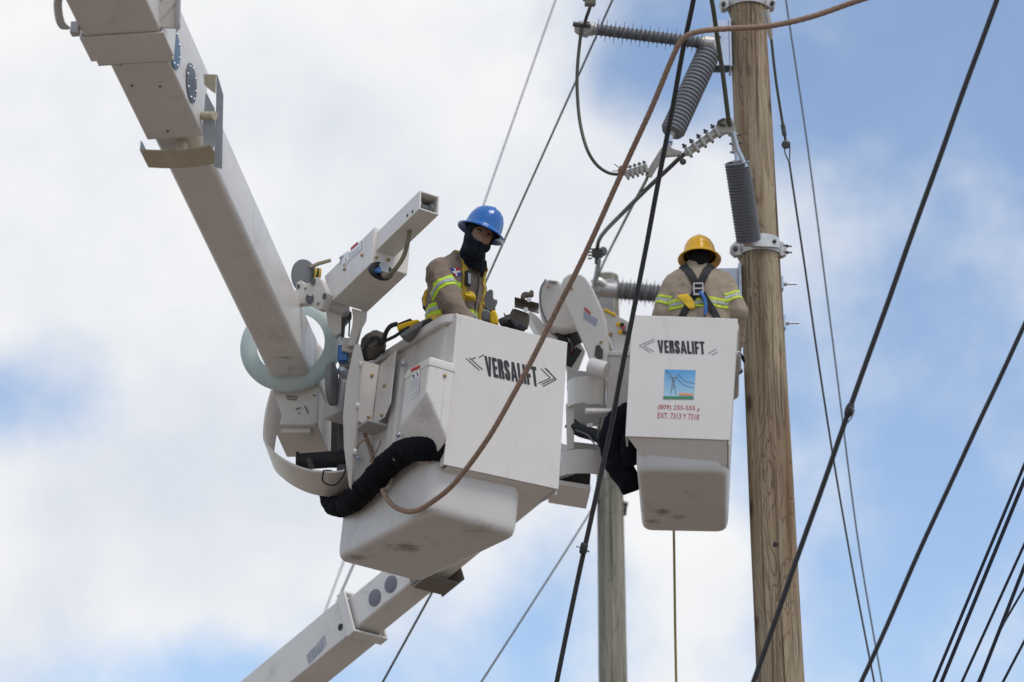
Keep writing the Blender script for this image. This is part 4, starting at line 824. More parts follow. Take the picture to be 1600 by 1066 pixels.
# conductor clamp at its free end
m = MB(); m.prism([P(897,40,19.44), P(918,39,19.44), P(922,50,19.44), P(916,55,19.44), P(906,52,19.44), P(898,46,19.44)], Vector((0,.05,0))); ob('clamp_body', m, M['alu'], i1, bevel=.005)
m = MB(); m.tube([P(895,37.5,19.44), P(923,40.5,19.44)], .018, 8); ob('clamp_keeper', m, M['steel'], i1)
for x in (906, 919):
    m = MB(); m.cyl(P(x,34,19.44), P(x,42,19.44), .010, 6); ob('bolt', m, M['steel'], i1)
m = MB(); fr_ = axframe(P(915,53,19.44), -FW); m.loft([[fr_@Vector(((.022+r*math.cos(b2))*math.cos(a2),(.022+r*math.cos(b2))*math.sin(a2),r*math.sin(b2))) for b2 in [2*math.pi*j/6 for j in range(6)]] for a2 in [2*math.pi*k/16 for k in range(17)] for r in (.006,)], (False,False)); ob('eye', m, M['galv'], i1)
i2, _ = insulator('strain_insulator', 'thick grey insulator slanting down left from the pole bracket', P(1112, 72, 19.5), P(1047, 214, 19.1), .072, (22, (.082,)), .009, M['polymer'], (.05,.045), (.05,.03), .10, .91, cone=.006)
i3, _ = insulator('strain_insulator', 'thick grey insulator hanging against the pole above the clamp band', P(1171, 384, 19.33), P(1151, 250, 19.22), .074, (26, (.081,)), .007, M['polymer'], (.05,.045), (.05,.03), .07, .955, cone=.004)
i4, _ = insulator('line_post_insulator', 'blurred light grey ribbed insulator on the background pole left of the yellow-hat worker', P(1120, 466, 30.4), P(934, 452, 30.45), .088, (24, (.150,.115)), .006, M['polymer2'], (.2,.09), (.28,.085), .06, .83)
m = MB(); m.tube(smooth_path([P(926,445,30.4), P(935,440,30.4), P(945,447,30.4)]), .05, 8); m.prism([P(923,446,30.35), P(938,448,30.35), P(937,457,30.35), P(925,455,30.35)], Vector((0,.1,0))); ob('clamp_body', m, M['alu'], i4, bevel=.01)
# cap and cross bracket of the background pole
m = MB(); m.lathe(frame(P(951,446,30.9), RT, UP, -FW), [(.11,0),(.09,.05)], 20, sy=.6); ob('pole_cap', m, M['alu'], pole2)
m = MB(); m.prism([P(936,462,30.75), P(960,462,30.75), P(960,500,30.75), P(950,500,30.75), P(938,480,30.75)], Vector((0,.1,0))); ob('insulator_bracket', m, M['greywhite'], pole2, bevel=.02)
m = MB(); m.cyl(P(972,786,30.9), P(981,789,30.9), .03, 8); m.cyl(P(978,786,30.9), P(976,806,30.9), .018, 8); ob('step_bolt', m, M['steel'], pole2)
m = MB(); m.cyl(P(968,952,30.8), P(975,954,30.8), .03, 8); ob('step_bolt', m, M['steel'], pole2)
# ================================================================== strain clamps
def strain_clamp(label, p0, p1, z, bolts, plate, s, bl, up=1):
    a, b = P(*p0, z), P(*p1, z); d = (b-a).normalized(); rt = root('strain_clamp', label, 'clamp', a, 'strain clamps')
    side = d.cross(FW).normalized()*up
    if side.z < 0: side = -side
    m = MB(); m.tube([a, a+(b-a)*.1, a+(b-a)*.5, b], [s*.7, s, s, s*1.1], 10); ob('body', m, M['alu'], rt)
    for k in range(bolts):
        c = a + (b-a)*(.10+.82*k/(bolts-1))
        m = MB(); m.box(axframe(c, d, FW), (-s*1.35, s*1.35), (-s*1.5, s*1.4), (-s*.48, s*.48)); ob('saddle', m, M['alu'], rt, bevel=s*.35, seg=3)
        for off, tl in ((-s*.5, bl), (s*.7, bl*.62)):
            q = c - FW*off*.9; m = MB(); m.cyl(q-side*s*1.7, q+side*(s*1.5+tl), s*.30, 6); m.cyl(q+side*(s*1.45), q+side*(s*1.45+tl*.45), s*.62, 6); ob('u_bolt', m, M['steel'], rt, smooth=False)
    m = MB(); m.prism([P(x,y,z-.01) for x,y in plate], Vector((0,.03,0))); ob('ear', m, M['alu'], rt, bevel=.004)
    return rt
c1 = strain_clamp('pale bolted strain clamp pointing up right to the pole', (1070,241), (1124,204), 19.22, 5, [(1116,205),(1121,189),(1131,184),(1143,183.5),(1147,192),(1150,207),(1145,211),(1135,207),(1124,213)], .027, .025)
m = MB(); m.tube(smooth_path([P(1133,196,19.2), P(1125,194,19.19), P(1123,190,19.19), P(1131,186,19.2)]), .009, 6); ob('lug_eye', m, M['steel'], c1)
c2 = strain_clamp('dull bolted strain clamp on the left end of the jumper', (976,273), (1012,262), 19.05, 5, [(1008,272),(1016,258),(1033,231),(1042,224),(1052,232),(1066,236),(1064,242),(1040,244),(1026,262),(1018,276)], .024, .016)
m = MB(); m.lathe(axframe(P(1067,253,19.0), -FW), [(.012,0),(.022,.002),(.022,.014),(.012,.016)], 12); m.cyl(P(1060,243,19.02), P(1066,251,19.02), .007, 6); ob('cotter_ring', m, M['steel'], c2)
m = MB(); m.cyl(P(1047,212,19.1), P(1043,228,19.07), .024, 10); m.box(axframe(P(1046,220,19.08), Vector((0,0,1))), (-.035,.035), (-.02,.02), (-.02,.02)); ob('link', m, M['galv'], c2)
# link between clamp, pole and hanging insulator
m = MB(); m.tube([P(1145,206,19.2), P(1152,232,19.2), P(1166,262,19.17)], .016, 10); lk = ob('link_rod', m, M['galv'], c1)
c3 = strain_clamp('bolted clamp hanging beside the pole above the lower insulator', (1146,208), (1149,240), 19.28, 3, [(1160,258),(1170,262),(1177,275),(1173,281),(1165,276)], .020, .018)
m = MB(); m.cyl(P(1151,240,19.25), P(1153,258,19.22), .018, 10); ob('link', m, M['galv'], c3)
# ================================================================== wires, cables and ropes
def wire(name, label, cat, pts, r, mt, group=None, k=10, n=8, wob=0.0):
    pth = smooth_path([P(*p) for p in pts], k); c = pth[len(pth)//2].copy()
    if wob:
        pth = [p + Vector((noise.noise(p*2.3), 0, noise.noise(p*2.3+Vector((5,5,5)))))*wob for p in pth]
    m = MB()
    if name == 'hand_rope':
        fine = [p for i in range(len(pth)-1) for p in (pth[i].lerp(pth[i+1], j/4) for j in range(4))]+[pth[-1]]
        twist_tube(m, fine, r, .11, 3, 12)
    else: m.tube(pth, r, n)
    return ob(name, m, mt, None, label=label, cat=cat, group=group, center=c, ang=80)
def twist_tube(m, path, r, pitch, lobes=3, n=18):
    s_ = 0; rings = []; prev = None
    for i, p in enumerate(path):
        if i: s_ += (path[i]-path[i-1]).length
        t_ = (path[min(i+1,len(path)-1)]-path[max(i-1,0)]).normalized()
        x = (Vector((0,1,0)) - t_*t_.y).normalized() if prev is None else (prev - t_*prev.dot(t_)).normalized()
        prev = x; y = t_.cross(x)
        rings.append([p + (x*math.cos(a)+y*math.sin(a))*r*(1+.035*math.cos(lobes*(a-s_*2*math.pi/pitch))) for a in [2*math.pi*k/n for k in range(n)]])
    m.loft(rings)
def line_px(p0, p1, z0, z1, n=5, ext=.35, sag=0.0, ext0=None):
    """straight run through two pixels, carried on past the frame at both ends"""
    a, b = P(*p0, z0), P(*p1, z1); out = []
    for i in range(n+1):
        e0 = ext if ext0 is None else ext0; t = -e0 + (1+e0+ext)*i/n; q = a+(b-a)*t - Vector((0,0,sag*(1-(2*t-1)**2))); out.append(q)
    return out
def wire3(name, label, cat, pts3, r, mt, group=None, wob=0.0, n=8, k=10):
    pth = smooth_path(pts3, k); c = pth[len(pth)//2].copy()
    if wob: pth = [p + Vector((noise.noise(p*1.9+Vector((r*90,0,0))), 0, 0))*wob for p in pth]
    m = MB(); m.tube(pth, r, n); return ob(name, m, mt, None, label=label, cat=cat, group=group, center=c, ang=80)
BLK = 'black cables'
wire('power_cable', 'thick black cable crossing in front of the rear bucket', 'cable', [(1135,-260,14.4),(1083,2,14.6),(1066,85,14.7),(1022,320,14.85),(985,510,14.9),(952,680,15.0),(915,850,15.0),(870,1064,15.0),(826,1280,15.0)], .0138, M['cable'], BLK, wob=.004)
wire('power_cable', 'thick black cable crossing the timber pole low down on the right', 'cable', [(1650,-260,13),(1557,0,13),(1460,270,13),(1392,460,13),(1326,645,13),(1250,860,13),(1178,1064,13),(1100,1290,13)], .0120, M['cable'], BLK, wob=.004)
wire('power_cable', 'black cable running from the right edge down to the bottom edge', 'cable', [(1725,240,13.2),(1600,508,13.2),(1520,680,13.2),(1440,855,13.2),(1345,1066,13.2),(1250,1280,13.2)], .0108, M['cable'], BLK, wob=.004)
# wire tie on the second cable
tk = root('wire_tie', 'small twisted wire tie wrapped on the black cable right of the pole', 'tie', P(1327, 642, 13))
m = MB()
fr_ = axframe(P(1327,641,13), P(1330,632,13)-P(1324,650,13)); m.lathe(fr_, [(.014,-.03),(.019,-.02),(.021,0),(.018,.02),(.014,.03)], 10); ob('wrap', m, M['cable'], tk)
m = MB(); m.tube(smooth_path([P(1329,637,12.98), P(1334,641,12.97), P(1331,652,12.97), P(1323,662,12.98)]), .003, 6); ob('tail', m, M['thin'], tk)
m = MB(); m.tube([P(1328,642,12.98), P(1336,641,12.98)], .003, 6); ob('tail', m, M['thin'], tk)
# tan rope looped over the first cable and down to the front bucket
wire('hand_rope', 'tan rope hung over the black cable and sagging to the front bucket', 'rope', [(1620,-95,14.2),(1500,-50,14.3),(1345,0,14.5),(1270,25,14.55),(1200,41,14.6),(1140,45,14.62),(1094,49,14.62),(1068,60,14.62),(1050,92,14.65),(1012,180,14.75),(965,285,14.9),(905,415,15.05),(850,525,15.2),(790,640,15.3),(745,710,15.4),(705,760,15.55),(672,787,15.75),(645,799,15.9),(622,795,16.0),(606,782,16.1),(598,766,16.2)], .0145, M['rope'], None, wob=.006, n=10)
m = MB(); q = P(972,266,14.88)
for dx, dz in ((.05,.02),(-.05,-.01),(.045,-.03),(-.04,.03)): m.tube([q, q+Vector((dx,-.01,dz))], .0025, 5)
m.lathe(axframe(q, P(965,285,14.9)-P(980,250,14.86)), [(.017,-.02),(.022,0),(.017,.02)], 10)
ob('rope_whipping', m, M['rope'], None, label='frayed knot tied on the tan rope high above the front bucket', cat='knot', center=q)
GW = 'thin guy strands'
wire3('guy_wire', 'thin pale wire running from the top edge down behind the blue hard hat', 'wire', line_px((957,0), (756,447), 24, 24, ext=.55, ext0=3), .0085, M['olive'], GW)
wire3('guy_wire', 'faint blurred wire left of the blue hard hat', 'wire', line_px((868,0), (755,322), 34, 34, ext=.5, ext0=3), .0085, M['farwire'], GW)
wire3('guy_wire', 'wire running down left from the background pole past the front bucket', 'wire', [P(944,768,30.9), P(936,778,30.8), P(890,852,29), P(820,961,26.5), P(752,1066,24), P(690,1163,22), P(560,1370,19)], .0095, M['olive'], GW)
wire3('guy_wire', 'wire under the rear boom running off the bottom edge', 'wire', line_px((664,946), (598,1066), 23, 23, ext=1.5, ext0=1.8), .0095, M['olive'], GW)
wire3('guy_wire', 'faint blurred wire above the collar of the rear boom, the one nearer the bucket', 'wire', line_px((549,890), (512,975), 36, 36, ext=.8, ext0=2), .014, M['farwire'], GW)
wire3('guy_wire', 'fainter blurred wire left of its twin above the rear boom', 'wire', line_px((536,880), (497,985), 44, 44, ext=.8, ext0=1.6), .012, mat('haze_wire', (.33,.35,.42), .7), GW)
wire3('guy_wire', 'thin wire passing right of the pole from the top edge to the bottom', 'wire', [P(1222,-60,24), P(1228,0,24), P(1262,230,24), P(1302,540,24), P(1340,840,24), P(1378,1066,24), P(1394,1160,24)], .0072, M['thin'], GW)
# strand that hangs from the upper clamp: socket, strand, eye, lower strand
gs_ = root('guy_strand', 'guy strand with socket and eye hanging from the upper pole clamp', 'wire', P(1201, 40, 19.4), GW)
m = MB(); m.tube([P(1196,16,19.4), P(1199,30,19.4), P(1203,50,19.4), P(1205,62,19.4)], [.028,.026,.022,.012], 10); ob('socket', m, M['alu'], gs_)
m = MB(); m.tube(smooth_path([P(1205,60,19.4), P(1213,130,19.4), P(1228,224,19.4)]), .0095, 8); ob('strand', m, M['olive'], gs_)
m = MB(); m.tube([P(1223,195,19.4), P(1226,212,19.4)], .016, 8); m.lathe(axframe(P(1228,226,19.4), -FW), [(.02,-.02),(.03,-.012),(.03,.012),(.02,.02)], 14); ob('eye_fitting', m, M['steel'], gs_)
m = MB(); m.tube(smooth_path([P(1225,229,19.4), P(1227,240,19.4), P(1233,254,19.4)]), .005, 6); ob('loop_leg', m, M['thin'], gs_)
m = MB(); m.tube(smooth_path([P(1234,229,19.4), P(1234,240,19.4), P(1233,254,19.4)]), .005, 6); ob('loop_leg', m, M['thin'], gs_)
m = MB(); m.tube(smooth_path([P(1233,252,19.4), P(1246,340,19.5), P(1258,420,19.6), P(1278,560,19.8), P(1306,740,20), P(1336,910,20), P(1366,1066,20), P(1386,1170,20)]), .0075, 8); ob('lower_strand', m, M['thin'], gs_)
# jumpers round the pole top
JP = 'jumper wires'
wire('jumper_wire', 'jumper looping down left from the level insulator to the dull clamp', 'wire', [(909,42,19.42),(905,75,19.4),(902,110,19.35),(902,145,19.3),(906,190,19.2),(916,230,19.08),(930,255,19.06),(948,269,19.05),(965,272.5,19.05),(985,271,19.05)], .0115, M['olive'], JP)
wire('jumper_wire', 'wire rising from the free end of the level insulator to the top edge', 'wire', [(913,40,19.42),(916,28,19.4),(921,14,19.3),(928,-10,19.1),(945,-60,19.1)], .0125, M['olive'], JP)
m = MB(); q = P(921,2,19.08); m.box(axframe(q, P(925,-8,19.1)-P(918,12,19.44)), (-.03,.04), (-.03,.03), (-.04,.04)); m.cyl(q+Vector((-.045,0,.01)), q+Vector((.045,0,.02)), .012, 6)
ob('wire_connector', m, M['bracket'], None, bevel=.01, label='small clamp connector on the wire at the top edge', cat='connector', center=q)
wire('jumper_wire', 'wire running down from the top edge to the ear of the pale clamp', 'wire', [(1098,-60,19.0),(1112,0,19.05),(1121,60,19.1),(1130,120,19.15),(1138,184,19.18),(1141,196,19.2)], .0165, M['olive'], JP)
wire('jumper_wire', 'thick jumper bending from the pale clamp down to the finned connector', 'wire', [(1098,221,19.22),(1068,242,19.25),(1042,266,19.4),(1010,296,19.8),(970,336,20.5),(945,362,21.2),(935,378,21.7),(933,396,22),(932,412,22)], .0155, M['olive'], JP)
wire('jumper_wire', 'thin jumper from the dull clamp down to the background insulator', 'wire', [(1014,270,19.1),(1008,285,19.4),(990,318,21),(965,367,24),(945,407,28),(933,436,30.3)], .0115, M['olive'], JP)
wire('jumper_wire', 'short wire from the finned connector to the blurred insulator clamp', 'wire', [(934,400,22.0),(935,412,23.5),(932,428,27),(928,444,30.3)], .021, M['olive'], JP)
q = P(932,396,21.9); fcx = root('finned_connector', 'dark finned connector block on the jumper above the white wrist arm', 'connector', q)
m = MB(); m.box(frame(q, RT, FW, UP), (-.035,.05), (-.04,.04), (-.035,.04)); ob('body', m, M['steel'], fcx, bevel=.012)
for k in range(4):
    m = MB(); m.box(frame(q, RT, FW, UP), (-.066,-.035), (-.03,.03), (-.045+k*.024,-.033+k*.024)); ob('fin', m, M['steel'], fcx)
m = MB(); m.lathe(axframe(q+RT*.045+UP*.012, Vector((.3,-1,0))), [(.03,-.02),(.036,0),(.03,.03)], 12); ob('nut', m, M['steel'], fcx)
# bundle of wires at the lower right
BN = 'bundle of dark wires at the lower right'
names = ('leftmost', 'second from the left', 'third from the left', 'fourth from the left', 'fifth from the left', 'rightmost, lowest')
runs = [((1600,728),(1459,1066),.0105,18), ((1600,752),(1471,1066),.0125,18), ((1600,852),(1503,1066),.0095,18.5), ((1600,887),(1530,1066),.0125,18.5), ((1600,915),(1568,975),.008,19), ((1600,1003),(1567,1066),.0095,19)]
for (a, b, r, z), nm in zip(runs, names):
    pts = line_px(a, b, z, z, ext=.5)
    if nm.startswith('fifth'): pts = [P(1640,850,z), P(1600,920,z), P(1568,975,z), P(1552,1010,18.55), P(1528,1066,18.5), P(1500,1130,18.5)]
    wire3('service_wire', 'thin blue-black wire, %s of the bundle in the lower right corner' % nm, 'wire', pts, r, M['navy'], BN)
wire3('guy_wire', 'short thin wire at the foot of the pole by the bottom edge', 'wire', [P(1186,1040,18.8), P(1183,1066,18.8), P(1178,1110,18.8)], .006, M['paleink'], GW)
# yellow hand line under the rear bucket
wire3('hand_line', 'thin yellow rope hanging straight down from the rear bucket', 'rope', [onY(x, y, L2(0, d2/2+.0, -hh2/2).y+.06) for x, y in ((1052.5,800), (1053,840), (1054,910), (1055,985), (1056.5,1066), (1058,1160))], .0085, M['yrope'])
q = P(912,857,14.98)
m = MB(); m.lathe(axframe(q, P(905,890,15)-P(918,825,15)), [(.016,-.03),(.021,-.02),(.021,.02),(.016,.03)], 10); m.tube([q, q+Vector((.03,0,-.02))], .004, 5); m.tube([q, q+Vector((-.04,0,.01))], .003, 5); m.tube([q, q+Vector((.02,0,.04))], .003, 5)
ob('wire_tie', m, M['cable'], None, label='small knotted tie on the thick cable left of the background pole', cat='tie', center=q)
# ================================================================== people
def capsule(m, a, b, ra, rb, n=14):
    d = b-a; L = d.length
    if L < 1e-5: d = Vector((0,0,1)); L = 0
    fr = axframe(a, d if L else Vector((0,0,1))); prof = []
    for k in range(7): t_ = -math.pi/2+ (math.pi/2)*k/6; prof.append((max(.0005, ra*math.cos(t_)), ra*math.sin(t_)))
    for k in range(7): t_ = (math.pi/2)*k/6; prof.append((max(.0005, rb*math.cos(t_)), L+rb*math.sin(t_)))
    m.lathe(fr, prof, n)
def fuse(caps, voxel, iters, wrinkle=0.0, wscale=14, grow=0.0, seed=0):
    """one continuous surface grown over tapered limbs; returns a bmesh in world space"""
    m = MB()
    for a, b, ra, rb in caps: capsule(m, Vector(a), Vector(b), ra+grow, rb+grow)
    c = m.v[0].copy(); me = bpy.data.meshes.new('tmp'); me.from_pydata([tuple(v-c) for v in m.v], [], m.f)
    bm = bmesh.new(); bm.from_mesh(me); bmesh.ops.recalc_face_normals(bm, faces=bm.faces); bm.to_mesh(me); bm.free()
    o = bpy.data.objects.new('tmp', me); COL.objects.link(o)
    r = o.modifiers.new('r', 'REMESH'); r.mode = 'VOXEL'; r.voxel_size = voxel
    s = o.modifiers.new('s', 'SMOOTH'); s.factor = .5; s.iterations = iters
    dg = bpy.context.evaluated_depsgraph_get(); me2 = bpy.data.meshes.new_from_object(o.evaluated_get(dg)); bpy.data.objects.remove(o)
    bm = bmesh.new(); bm.from_mesh(me2); bpy.data.meshes.remove(me2)
    for v in bm.verts: v.co += c
    bm.normal_update()
    if wrinkle:
        for v in bm.verts:
            q = v.co*wscale + Vector((seed,seed,seed)); q2 = Vector((q.x*1.0, q.y*1.0, q.z*.45))
            w1_ = (1-min(1, abs(noise.noise(q2*.8+Vector((9,2,4))))*2.4))**2; w2_ = (1-min(1, abs(noise.noise(Vector((q.x*1.5,q.y*1.5,q.z*2.1))))*2.4))**2; f_ = noise.noise(q2*.6)*.5 + w1_*.75 + w2_*.5 - .35
            v.co += v.normal*wrinkle*f_
        bm.normal_update()
    return bm
def bm_obj(name, bm, mt, parent, solid=0.0, keep=False, **kw):
    b = base_of(parent); me = bpy.data.meshes.new(name); bm2 = bm.copy() if keep else bm
    for v in bm2.verts: v.co -= b
    bm2.to_mesh(me); bm2.free(); me.materials.append(mt); me.polygons.foreach_set('use_smooth', [True]*len(me.polygons)); me.update()
    o = bpy.data.objects.new(name, me); COL.objects.link(o); o.parent = parent
    if solid:
        s = o.modifiers.new('thick', 'SOLIDIFY'); s.thickness = solid; s.offset = -1
    for k, v in kw.items(): o[k] = v
    return o
def cut(bm, p, n, keep_pos):
    bmesh.ops.bisect_plane(bm, geom=bm.verts[:]+bm.edges[:]+bm.faces[:], plane_co=p, plane_no=n, clear_inner=keep_pos, clear_outer=not keep_pos)
def shell(name, src, planes, region, off, mt, parent, solid=.004):
    """a garment piece: the part of the body surface between planes, lifted off it"""
    bm = src.copy()
    for p, n in planes: cut(bm, p, n, True)
    if region:
        dead = [f for f in bm.faces if not region(f.calc_center_median())]; bmesh.ops.delete(bm, geom=dead, context='FACES')
    bm.normal_update()
    for v in bm.verts: v.co += v.normal*off
    return bm_obj(name, bm, mt, parent, solid)
def strip(name, src, p, n, hw, region, off, mt, parent): 
    n = n.normalized(); return shell(name, src, [(p-n*hw, n), (p+n*hw, -n)], region, off, mt, parent)
def seg_dist(q, a, b):
    t_ = max(0, min(1, (q-a).dot(b-a)/(b-a).length_squared)); return (q-(a+(b-a)*t_)).length, t_
def hand_caps(w_, dirv, palm_n, curl=.6, s=1.0):
    d = dirv.normalized(); pn = (palm_n - d*palm_n.dot(d)).normalized(); sd_ = d.cross(pn); out = []
    pc = w_ + d*.05*s; out.append((w_, w_+d*.03*s, .028*s, .032*s))
    for k, (o_, L) in enumerate(((-.030,.068), (-.010,.078), (.010,.073), (.028,.058))):
        k0 = w_ + d*.085*s + sd_*o_*s; out.append((w_+d*.02*s+sd_*o_*.6*s, k0, .018*s, .012*s))
        d1_ = (d*math.cos(curl*.7)+pn*math.sin(curl*.7)); d2_ = (d*math.cos(curl*1.7)+pn*math.sin(curl*1.7))
        k1 = k0 + d1_*L*.5*s; k2 = k1 + d2_*L*.55*s; out.append((k0,k1,.0105*s,.0098*s)); out.append((k1,k2,.0098*s,.0085*s))
    t0_ = w_ + d*.02*s - sd_*.025*s; t1_ = t0_ + (d*.6 - sd_*.7 + pn*.3).normalized()*.045*s; t2_ = t1_ + (d*.9 - sd_*.1 + pn*.5).normalized()*.035*s
    out += [(t0_, t1_, .015*s, .012*s), (t1_, t2_, .012*s, .0095*s)]
    return out
def hard_hat(parent, c, hx, hy, hz, mt, under):
    """full-brim hat; hx to the wearer's left, hy forward, hz up; c = centre of the brim plane"""
    fr = frame(c, hx, hy, hz); n = 64; m = MB()
    def rg(rx, ry, h, lift=0):
        return [fr@Vector((rx*math.cos(a), ry*math.sin(a)*(1.05 if math.sin(a) > 0 else 1), h + lift*(abs(math.sin(a))**2) + (.006*math.exp(-((math.cos(a))/.12)**2) if h > .05 else 0))) for a in [2*math.pi*k/n for k in range(n)]]
    P_ = [(.146,.165,-.014),(.147,.166,-.010),(.135,.153,-.002),(.116,.136,.006),(.111,.130,.018),(.108,.127,.045),(.101,.120,.08),(.086,.104,.113),(.064,.080,.135),(.036,.046,.148),(.012,.016,.152)]
    ou = [rg(a, b, h) for a, b, h in P_]
    inn_ = [rg(max(.004,a-.005), max(.004,b-.005), h-.005) for a, b, h in P_[2:]]
    m.loft([ *reversed(inn_), rg(.144,.163,-.017), *ou ], (True, True), 0)
    hat = ob('hard_hat', m, mt, parent, ang=60)
    m = MB()  # crown ridge along the top
    rows = []
    for k in range(15):
        t_ = math.pi*(.12+.76*k/14); y = .120*math.cos(t_)*1.0; z = .012+.142*math.sin(t_)
        rows.append([fr@Vector((x, y, z+dz)) for x, dz in ((-.017,-.008),(-.011,.004),(.011,.004),(.017,-.008))])
    m.loft(rows, (True, True)); ob('crown_ridge', m, mt, hat, ang=50)
    m = MB(); m.loft([rg(.098,.116,.004), rg(.100,.118,.03), rg(.096,.114,.03), rg(.094,.112,.004)], (False, False)); ob('headband', m, under, hat)
    return hat
# ------------------------------------------------------------------ worker in blue hat
O1 = P(717, 466, 16.78); f1 = Vector((.82,-.57,0)).normalized(); r1_ = f1.cross(Vector((0,0,1))); ez = Vector((0,0,1))
def b1_(a, b, c): return O1 + (f1*a + r1_*b + ez*c)*1.03
floor1 = (F1@Vector((0,0,-hh1/2+.05))).z
legz = floor1 - O1.z + .03
per1 = root('person', 'worker in blue hard hat, dark balaclava and tan shirt looking out of the front bucket', 'person', Vector((O1.x, O1.y, floor1)), 'lift workers')
shR, elR, wrR = b1_(-.015,.170,.105), b1_(.115,.215,-.135), b1_(.24,.14,-.36)
shL, elL, wrL = b1_(.0,-.135,.095), b1_(-.02,-.16,-.18), b1_(.16,-.05,-.36)
torso = [(b1_(-.07,-.07,-.5), b1_(-.07,.07,-.5), .125,.125), (b1_(-.06,-.06,-.28), b1_(-.06,.06,-.28), .118,.118), (b1_(-.03,-.075,-.06), b1_(-.03,.075,-.06), .122,.122), (b1_(.005,-.08,.06), b1_(.005,.08,.06), .112,.112),
         (b1_(-.06,0,-.5), b1_(-.05,0,-.28), .13,.125), (b1_(-.05,0,-.28), b1_(.0,0,.02), .13,.125), (b1_(.03,0,.12), b1_(.065,0,.20), .085,.062), (shR, b1_(.05,.05,.175), .078,.070), (shL, b1_(.06,-.05,.175), .078,.070), (b1_(-.05,.1,.06), b1_(-.05,-.1,.06), .085,.085), (shR, shL, .082,.082), (b1_(0,.15,.0), b1_(-.03,.12,-.3), .085,.09), (b1_(.0,-.12,.0), b1_(-.02,-.10,-.3), .085,.085)]
armR = [(shR, elR, .078,.062), (elR, wrR, .060,.042)]; armL = [(shL, elL, .075,.06), (elL, wrL, .058,.042)]
legs = [(b1_(-.08,s*.09,-.52), b1_(-.02,s*.11,-.52+(legz+.52)*.5), .095,.07) for s in (-1,1)] + [(b1_(-.02,s*.11,-.52+(legz+.52)*.5), b1_(-.05,s*.12,legz+.07), .07,.05) for s in (-1,1)] + [(b1_(-.06,s*.12,legz+.03), b1_(.13,s*.13,legz+.02), .045,.04) for s in (-1,1)]
hands = hand_caps(wrR, (wrR-elR), -ez, .9) + hand_caps(wrL, (wrL-elL), -ez, .9)
bodyA = fuse(torso+armR+armL+legs+hands, .012, 12, .016, 8, seed=2, grow=.004)
bm_obj('body', bodyA, M['tan'], per1, keep=True)
onArmR = lambda q: seg_dist(q, shR, elR)[0] < .098 and seg_dist(q, shR, elR)[1] > .25 and (q-b1_(-.02,0,-.1)).dot(r1_) > .10
dA = (elR-shR).normalized()
for off, hw, mt_, nm, lf in ((0,.034,M['lime'],'reflective_stripe',.003), (0,.012,M['silver'],'reflective_tape',.0055)):
    strip(nm, bodyA, shR+dA*.155, dA, hw, onArmR, lf, mt_, per1)
notArms = lambda q: seg_dist(q, shR, elR)[0] > .085 and seg_dist(q, elR, wrR)[0] > .07 and seg_dist(q, elL, wrL)[0] > .065 and seg_dist(q, shL, elL)[0] > .08
for hw, mt_, nm, lf in ((.036,M['lime'],'reflective_stripe',.003), (.012,M['silver'],'reflective_tape',.0055)):
    strip(nm, bodyA, b1_(-.03,0,-.135), ez, hw, notArms, lf, mt_, per1)
# harness
for s, mt_ in ((1, M['ystrap']), (-1, M['ystrap'])):
    strip('harness_strap', bodyA, b1_(.06,s*.085,.05), (r1_+f1*-.10*s).normalized(), .021, lambda q, s=s: notArms(q) and (q-O1).dot(ez) > -.30 and (q-O1).dot(r1_)*s > .0, .006, mt_, per1)
strip('harness_strap', bodyA, b1_(0,0,-.19), ez, .020, notArms, .008, M['ystrap'], per1)
for bb in (.085, -.085):
    q = b1_(.135, bb, -.055); m = MB(); m.tube(smooth_path([q+r1_*-.045, q+f1*.02, q+r1_*.045]), [.012]*5+[.02]*3+[.012]*5, 8); m.box(frame(q, r1_, f1, ez), (-.022,.022), (-.015,.022), (-.016,.03)); ob('chest_buckle', m, M['yplastic'], per1, bevel=.006)
q = b1_(.128,.088,.06); m = MB(); m.box(frame(q, r1_, f1, ez), (-.020,.020), (-.012,.008), (-.045,.045)); ob('strap_label', m, M['dark'], per1, bevel=.003)
m = MB(); m.box(frame(q+f1*.0085, r1_, f1, ez), (-.012,.012), (0,.001), (-.032,.032)); ob('strap_label_print', m, M['silver'], per1)
# flag patch on the sleeve: four quarters and a white cross
pq = shR + dA*.02; rn = ((r1_*.93 + -f1*.05 - dA*.05)).normalized(); rn = (rn - dA*rn.dot(dA)).normalized(); ax_ = rn.cross(dA).normalized()
if ax_.x < 0: ax_ = -ax_
cf = P(710.5, 426.5, 16.78); 
def surf(bm, q, d):  # first hit of the garment along a line
    from mathutils.bvhtree import BVHTree
    t_ = BVHTree.FromBMesh(bm); return t_.ray_cast(q, d)
hp, hn, _, _ = surf(bodyA, CAM, ray(711,426).normalized())
if hp is None: hp, hn = b1_(.05,.2,.12), r1_
fx = (RT*.97 + ez*.30); fx = (fx - hn*fx.dot(hn)).normalized(); fy = hn.cross(fx); 
if fy.z < 0: fy = -fy
patch = MB(); G = 8; W2, H2_ = .033, .026
def pp(x, y):
    q = hp + fx*x + fy*y; h_, n_, _, _ = surf(bodyA, q+hn*.05, -hn); return (h_ if h_ is not None else q) + hn*.006
xs = [-W2, -W2*.6, -W2*.16, W2*.16, W2*.6, W2]; ys = [-H2_, -H2_*.6, -H2_*.2, H2_*.2, H2_*.6, H2_]
grid = [[pp(x, y) for x in xs] for y in ys]
for j in range(5):
    for i in range(5):
        xq = 0 if i < 2 else (1 if i == 2 else 2); yq = 0 if j < 2 else (1 if j == 2 else 2)
        mi = 2 if xq == 1 or yq == 1 else (0 if (xq == 0) == (yq == 2) else 1)
        patch.add([grid[j][i], grid[j][i+1], grid[j+1][i+1], grid[j+1][i]], [(0,1,2,3)], mi)
